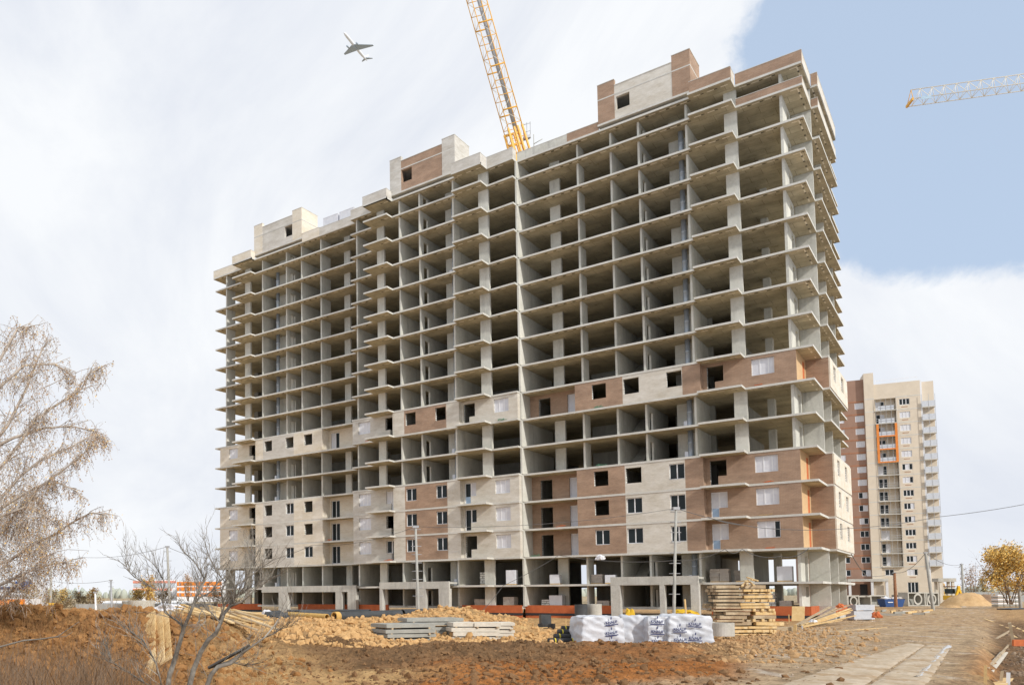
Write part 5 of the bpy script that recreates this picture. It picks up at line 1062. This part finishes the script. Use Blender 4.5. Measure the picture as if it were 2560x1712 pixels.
# bare grey tree in front
rt = random.Random(9); D0 = 15.5
ct = thing('bare_tree', 'leafless grey tree with crooked forked stems in the left foreground', 'tree', V((*gxy(450, D0)[:2], gz(450, D0, False))))
f2 = lambda a, b: (a/3.394, 1250+b/3.394)
f3 = lambda a, b: (500+a/4.332, 1350+b/4.332)
stems = [([f2(1415,1640),f2(1440,1480),f2(1490,1320),f2(1530,1190),f2(1560,1080),f2(1600,990),f2(1640,890),f2(1655,830)],.085,.03),
 ([f2(1590,1640),f2(1640,1440),f2(1700,1290),f2(1770,1180),f2(1830,1130),f2(1870,1040),f2(1900,960),f2(1950,900)],.085,.04),
 ([f2(1655,830),f2(1690,760),f2(1740,680),f2(1700,600),f2(1650,520),f2(1560,440)],.032,.012),([f2(1640,880),f2(1700,820),f2(1790,780),f2(1850,690),f2(1930,640)],.03,.012),
 ([f2(1950,900),f2(1990,830),f2(2060,760),f2(2120,640),f2(2140,520),f2(2110,420)],.036,.010),([f2(1950,900),f2(2050,860),f2(2150,760),f2(2250,700),f2(2330,640)],.034,.010),
 ([f2(1560,1080),f2(1500,1020),f2(1400,950),f2(1380,860),f2(1370,780),f2(1300,740),f2(1220,700),f2(1140,650),f2(1090,600),f2(1060,520)],.032,.008),
 ([f2(1370,780),f2(1400,710),f2(1360,620),f2(1320,560)],.015,.006),
 ([f2(1730,1640),f2(1790,1480),f2(1850,1410),f2(1960,1380),f2(2050,1300),f2(2120,1230),f3(90,1380),f3(200,1350),f3(330,1310),f3(430,1240),f3(560,1150),f3(700,1050),f3(800,930),f3(860,840),f3(885,760)],.07,.012),
 ([f3(700,1050),f3(800,1010),f3(880,960),f3(940,940)],.02,.006),([f3(330,1310),f3(420,1340),f3(500,1360)],.02,.008),
 ([f2(1380,1600),f2(1330,1400),f2(1300,1330),f2(1220,1200),f2(1120,1120),f2(1020,1060)],.022,.008),([f2(1400,1640),f2(1250,1560),f2(1080,1450),f2(960,1380),f2(900,1360)],.026,.010),([f2(940,1375),f2(930,1300),f2(890,1220)],.014,.006),
 ([f2(1870,1040),f2(1800,960),f2(1730,900),f2(1690,980),f2(1700,1060)],.018,.007),([f3(210,850),f3(260,720),f3(330,620),f3(420,590),f3(560,540),f3(680,500)],.026,.008),([f3(260,720),f3(230,560),f3(270,450),f3(170,330),f3(110,200),f3(70,90)],.022,.006),([f3(330,620),f3(400,480),f3(520,400),f3(620,330),f3(700,280)],.02,.006),([f3(420,590),f3(480,500),f3(560,260),f3(600,130)],.016,.005),([f3(60,700),f3(0,560),f3(-50,440)],.016,.005)]
sm_ = MB(); tg = MB()
def sprig(p, d, l, r, rnd, dep):
    path, e = bend(p, d, l, 4, rnd, -.04, .28); tg.tube(path, [r*(1-.18*i) for i in range(5)], 3, False, False)
    if dep:
        for q_ in path[1:]:
            if rnd.random() < .75: sprig(q_, (e+V((rnd.uniform(-1,1), rnd.uniform(-1,1), rnd.uniform(-.4,1)))*.8), l*rnd.uniform(.35,.65), r*.62, rnd, dep-1)
for si, (pts, r0, r1) in enumerate(stems):
    path = [at(x, y, D0+.5*math.sin(si*2.1)+.25*math.sin(i*.9+si)*(i/len(pts))) for i, (x, y) in enumerate(pts)]
    if si in (0,1,8,12): path = [V((path[0].x, path[0].y, gz(450, D0, False)-.2))]+path
    n = len(path); sm_.tube(path, [.78*(r0+(r1-r0)*(i/(n-1))**.8) for i in range(n)], 7)
    for i in range(2 if r0 > .05 else 1, n):
        for k in range(4 if r0 < .05 else 1):
            s = rt.random(); p = path[i-1].lerp(path[i], s); d = (path[i]-path[i-1]).normalized()+V((rt.uniform(-1,1)*.9, rt.uniform(-1,1)*.9, rt.uniform(-.1,.9)))
            sprig(p, d, rt.uniform(.25,.65), min(.0085, r1+.002), rt, 2)
part(sm_, 'stems', BARK, ct); part(tg, 'twigs', BARK, ct, kind='stuff')
# branch crossing the bank at far left
t = thing('bare_branch', 'thin bare pale branch reaching across the bank at far left', 'branch', at(0,1618,17))
part(MB().tube([at(-60,1640,17), at(0,1616,17), at(60,1600,17), at(100,1597,17), at(145,1590,17), at(165,1575,17), at(198,1553,17)], [.022,.02,.018,.015,.013,.009,.005], 5), 'branch', BARK, t); part(MB().tube([at(140,1592,17), at(165,1590,17), at(182,1578,17)], [.01,.008,.004], 4), 'twig', BARK, t)
# tangle of dry stalks over the bank
def stalks(name, n, a, b, d0, d1, l0, l1, mt, r=.006, lean=.5, kind='stuff'):
    mb = MB(); rr = random.Random(n)
    for i in range(n):
        px = rr.uniform(a, b); d = d0*(d1/d0)**rr.random(); p = G(px, d, -.02); l = rr.uniform(l0, l1)
        q_, _ = bend(p, V((rr.uniform(-lean,lean), rr.uniform(-lean,lean), 1)), l, 3, rr, .08, .3); s_ = CR*r
        vs_ = []
        for k, c in enumerate(q_): w_ = s_*(1-k*.25); vs_ += [c-w_, c+w_]
        mb.add(vs_, [(0,1,3,2),(2,3,5,4),(4,5,7,6)])
    me = mb.mesh(name, mt); return link(name, me, kind=kind)
DRY = mat('dry brown stalk', (.34,.18,.075), (.20,.11,.05), 2, fine=0); DRY2 = mat('straw stalk', (.36,.23,.10), (.26,.165,.075), 2, fine=0)
stalks('dry_stalks', 4200, -60, 440, 14, 26, .25, 1.0, DRY, .006, .7); stalks('straw_stalks', 1700, -60, 700, 14, 30, .2, .75, DRY2, .006, .7); stalks('brush_twigs', 1100, -60, 330, 13.5, 21, .6, 1.7, TWIG, .007, .45)
# bushes and autumn trees
def bush(px, base_y, top_y, wpx, d, mts, label, n=900, name='shrub', trunk=True, cat='shrub', seed=0, ls=.09, dens=1, twigr=.02, grp=None):
    rr = random.Random(seed+int(px)); c = at(px, base_y, d); H = (base_y-top_y)/FPX*d; Wd_ = wpx/FPX*d/2
    t = thing(name, label, 'tree' if cat == 'tree' else 'shrub', c, grp)
    st_ = MB(); lb = [MB() for _ in mts]
    for i in range(7):
        p1, e = bend(c+V((rr.uniform(-.1,.1)*Wd_, rr.uniform(-.1,.1)*Wd_, -.2)), V((rr.uniform(-.5,.5)*Wd_/H*2, rr.uniform(-.5,.5)*Wd_/H*2, 1)), H*rr.uniform(.7,1.0), 6, rr, 0, .12); st_.tube(p1, [max(twigr, H*.012)*(1-.14*k) for k in range(7)], 4, False)
        for q_ in p1[1:]:
            for _ in range(4):
                p2, _ = bend(q_, V((rr.uniform(-1,1), rr.uniform(-1,1), rr.uniform(0,1))), Wd_*rr.uniform(.3,.8), 4, rr, 0, .25); st_.tube(p2, [twigr*.6,twigr*.5,twigr*.4,twigr*.35,twigr*.3], 3, False, False)
    cl_ = [(rr.gauss(0,.5)*Wd_, rr.gauss(0,.5)*Wd_, H*(.28+.68*rr.random()**.8)) for _ in range(26)]
    for i in range(int(n*dens)):
        a, b_, e = rr.choice(cl_); f = (1-abs(e/H-.45)*1.1)
        p = c+V((a*f+rr.gauss(0,.17)*Wd_, b_*f+rr.gauss(0,.17)*Wd_, e+rr.gauss(0,.07)*H)); leaf(rr.choice(lb), p, ls*rr.uniform(.6,1.4), rr)
    part(st_, 'stems', TWIG, t)
    for m_, mt in zip(lb, mts):
        if m_.v: part(m_, 'foliage', mt, t, kind='stuff')
bush(2525,1506,1357,105,118,[LF2,LF2,LF2,LF3],'golden autumn tree behind the fence at the right edge',9500,'autumn_tree',True,'tree',1,.14,1,.012)
bush(2590,1506,1400,80,120,[LF3,LF2],'dull brown bush at the right edge beside the golden tree',5200,'autumn_tree',True,'tree',2,.15)
bush(2432,1500,1412,50,240,[LF1],'faint leafless tree behind the pale fence, right of the loader',700,'bare_far_tree',True,'tree',3,.16,1,.05)
bush(2460,1500,1445,22,230,[LF3],'small dark conifer beyond the pale fence',900,'conifer',True,'tree',4,.16)
bush(2358,1500,1458,16,260,[LF2],'tiny yellow tree seen through the concrete portal',500,'autumn_tree',True,'tree',5,.2)
bush(374,1520,1440,52,200,[LF2,LF2,LF1],'yellow pointed tree left in front of the banded building',1700,'autumn_tree',True,'tree',6,.2)
bush(345,1522,1474,40,190,[LF2,LF3],'olive yellow bush below the pointed tree',1300,'shrub',True,'shrub',7,.18)
bush(410,1530,1475,50,150,[LF3,TWIG],'grey brown thicket beside the left pole',1100,'shrub',True,'shrub',8,.12)
for i, (px, ty, w, lab) in enumerate([(75,1462,60,'brown thicket right of the orange shed'),(125,1478,60,'sparse grey bush behind the yellow crane'),(160,1470,45,'pale yellow bush left of the far treeline'),(200,1480,60,'olive bush beside the white post'),(232,1472,42,'light orange bush beside the white post top'),(105,1470,50,'ochre bush behind the birch limb')]):
    bush(px, 1528, ty, w, 165+i*4, [[LF3,LF1],[TWIG,LF3],[LF2,LF3],[LF3,TWIG],[LF1,LF2],[LF2,LF1]][i], lab, 1000, 'shrub', True, 'shrub', 10+i, .15)
bush(470,1500,1432,40,230,[LF1],'bare brown tree right of the left pole',700,'bare_far_tree',True,'tree',20,.14,1,.04)
bush(540,1522,1478,60,140,[LF3,TWIG],'dark scrub before the orange banded hall',1100,'shrub',True,'shrub',21,.1)
bush(590,1530,1500,50,120,[TWIG,LF3],'low scrub at the left foot of the block',700,'shrub',True,'shrub',22,.08)
# haze paled wood on the horizon
mb = MB(); rr = random.Random(77); FWm = mat('haze paled wood', (.36,.40,.36), (.44,.45,.37), .02, fine=0)  # pale grey green: distance haze is mixed into the tree colour
for i in range(900):
    px = rr.uniform(-300, 2700); d = rr.uniform(900, 1150); p = gxy(px, d); p.z = CC.z-2.6; h = rr.uniform(8, 13)*(1 if px < 700 else .8); w_ = rr.uniform(4, 9); k = 6; vs_ = []
    for z, f in ((0,.9),(h*.35,1),(h*.7,.75),(h*.92,.35)): vs_ += [p+V((math.cos(6.283*j/k+i)*w_*f*rr.uniform(.8,1.2)*.6, math.sin(6.283*j/k+i)*w_*f*.6, z)) for j in range(k)]
    vs_.append(p+V((0,0,h))); mb.add(vs_, [(r_*k+j, r_*k+(j+1)%k, (r_+1)*k+(j+1)%k, (r_+1)*k+j) for r_ in range(3) for j in range(k)]+[(3*k+j, 3*k+(j+1)%k, 4*k) for j in range(k)], True)
link('far_wood', mb.mesh('far_wood', FWm), kind='stuff')
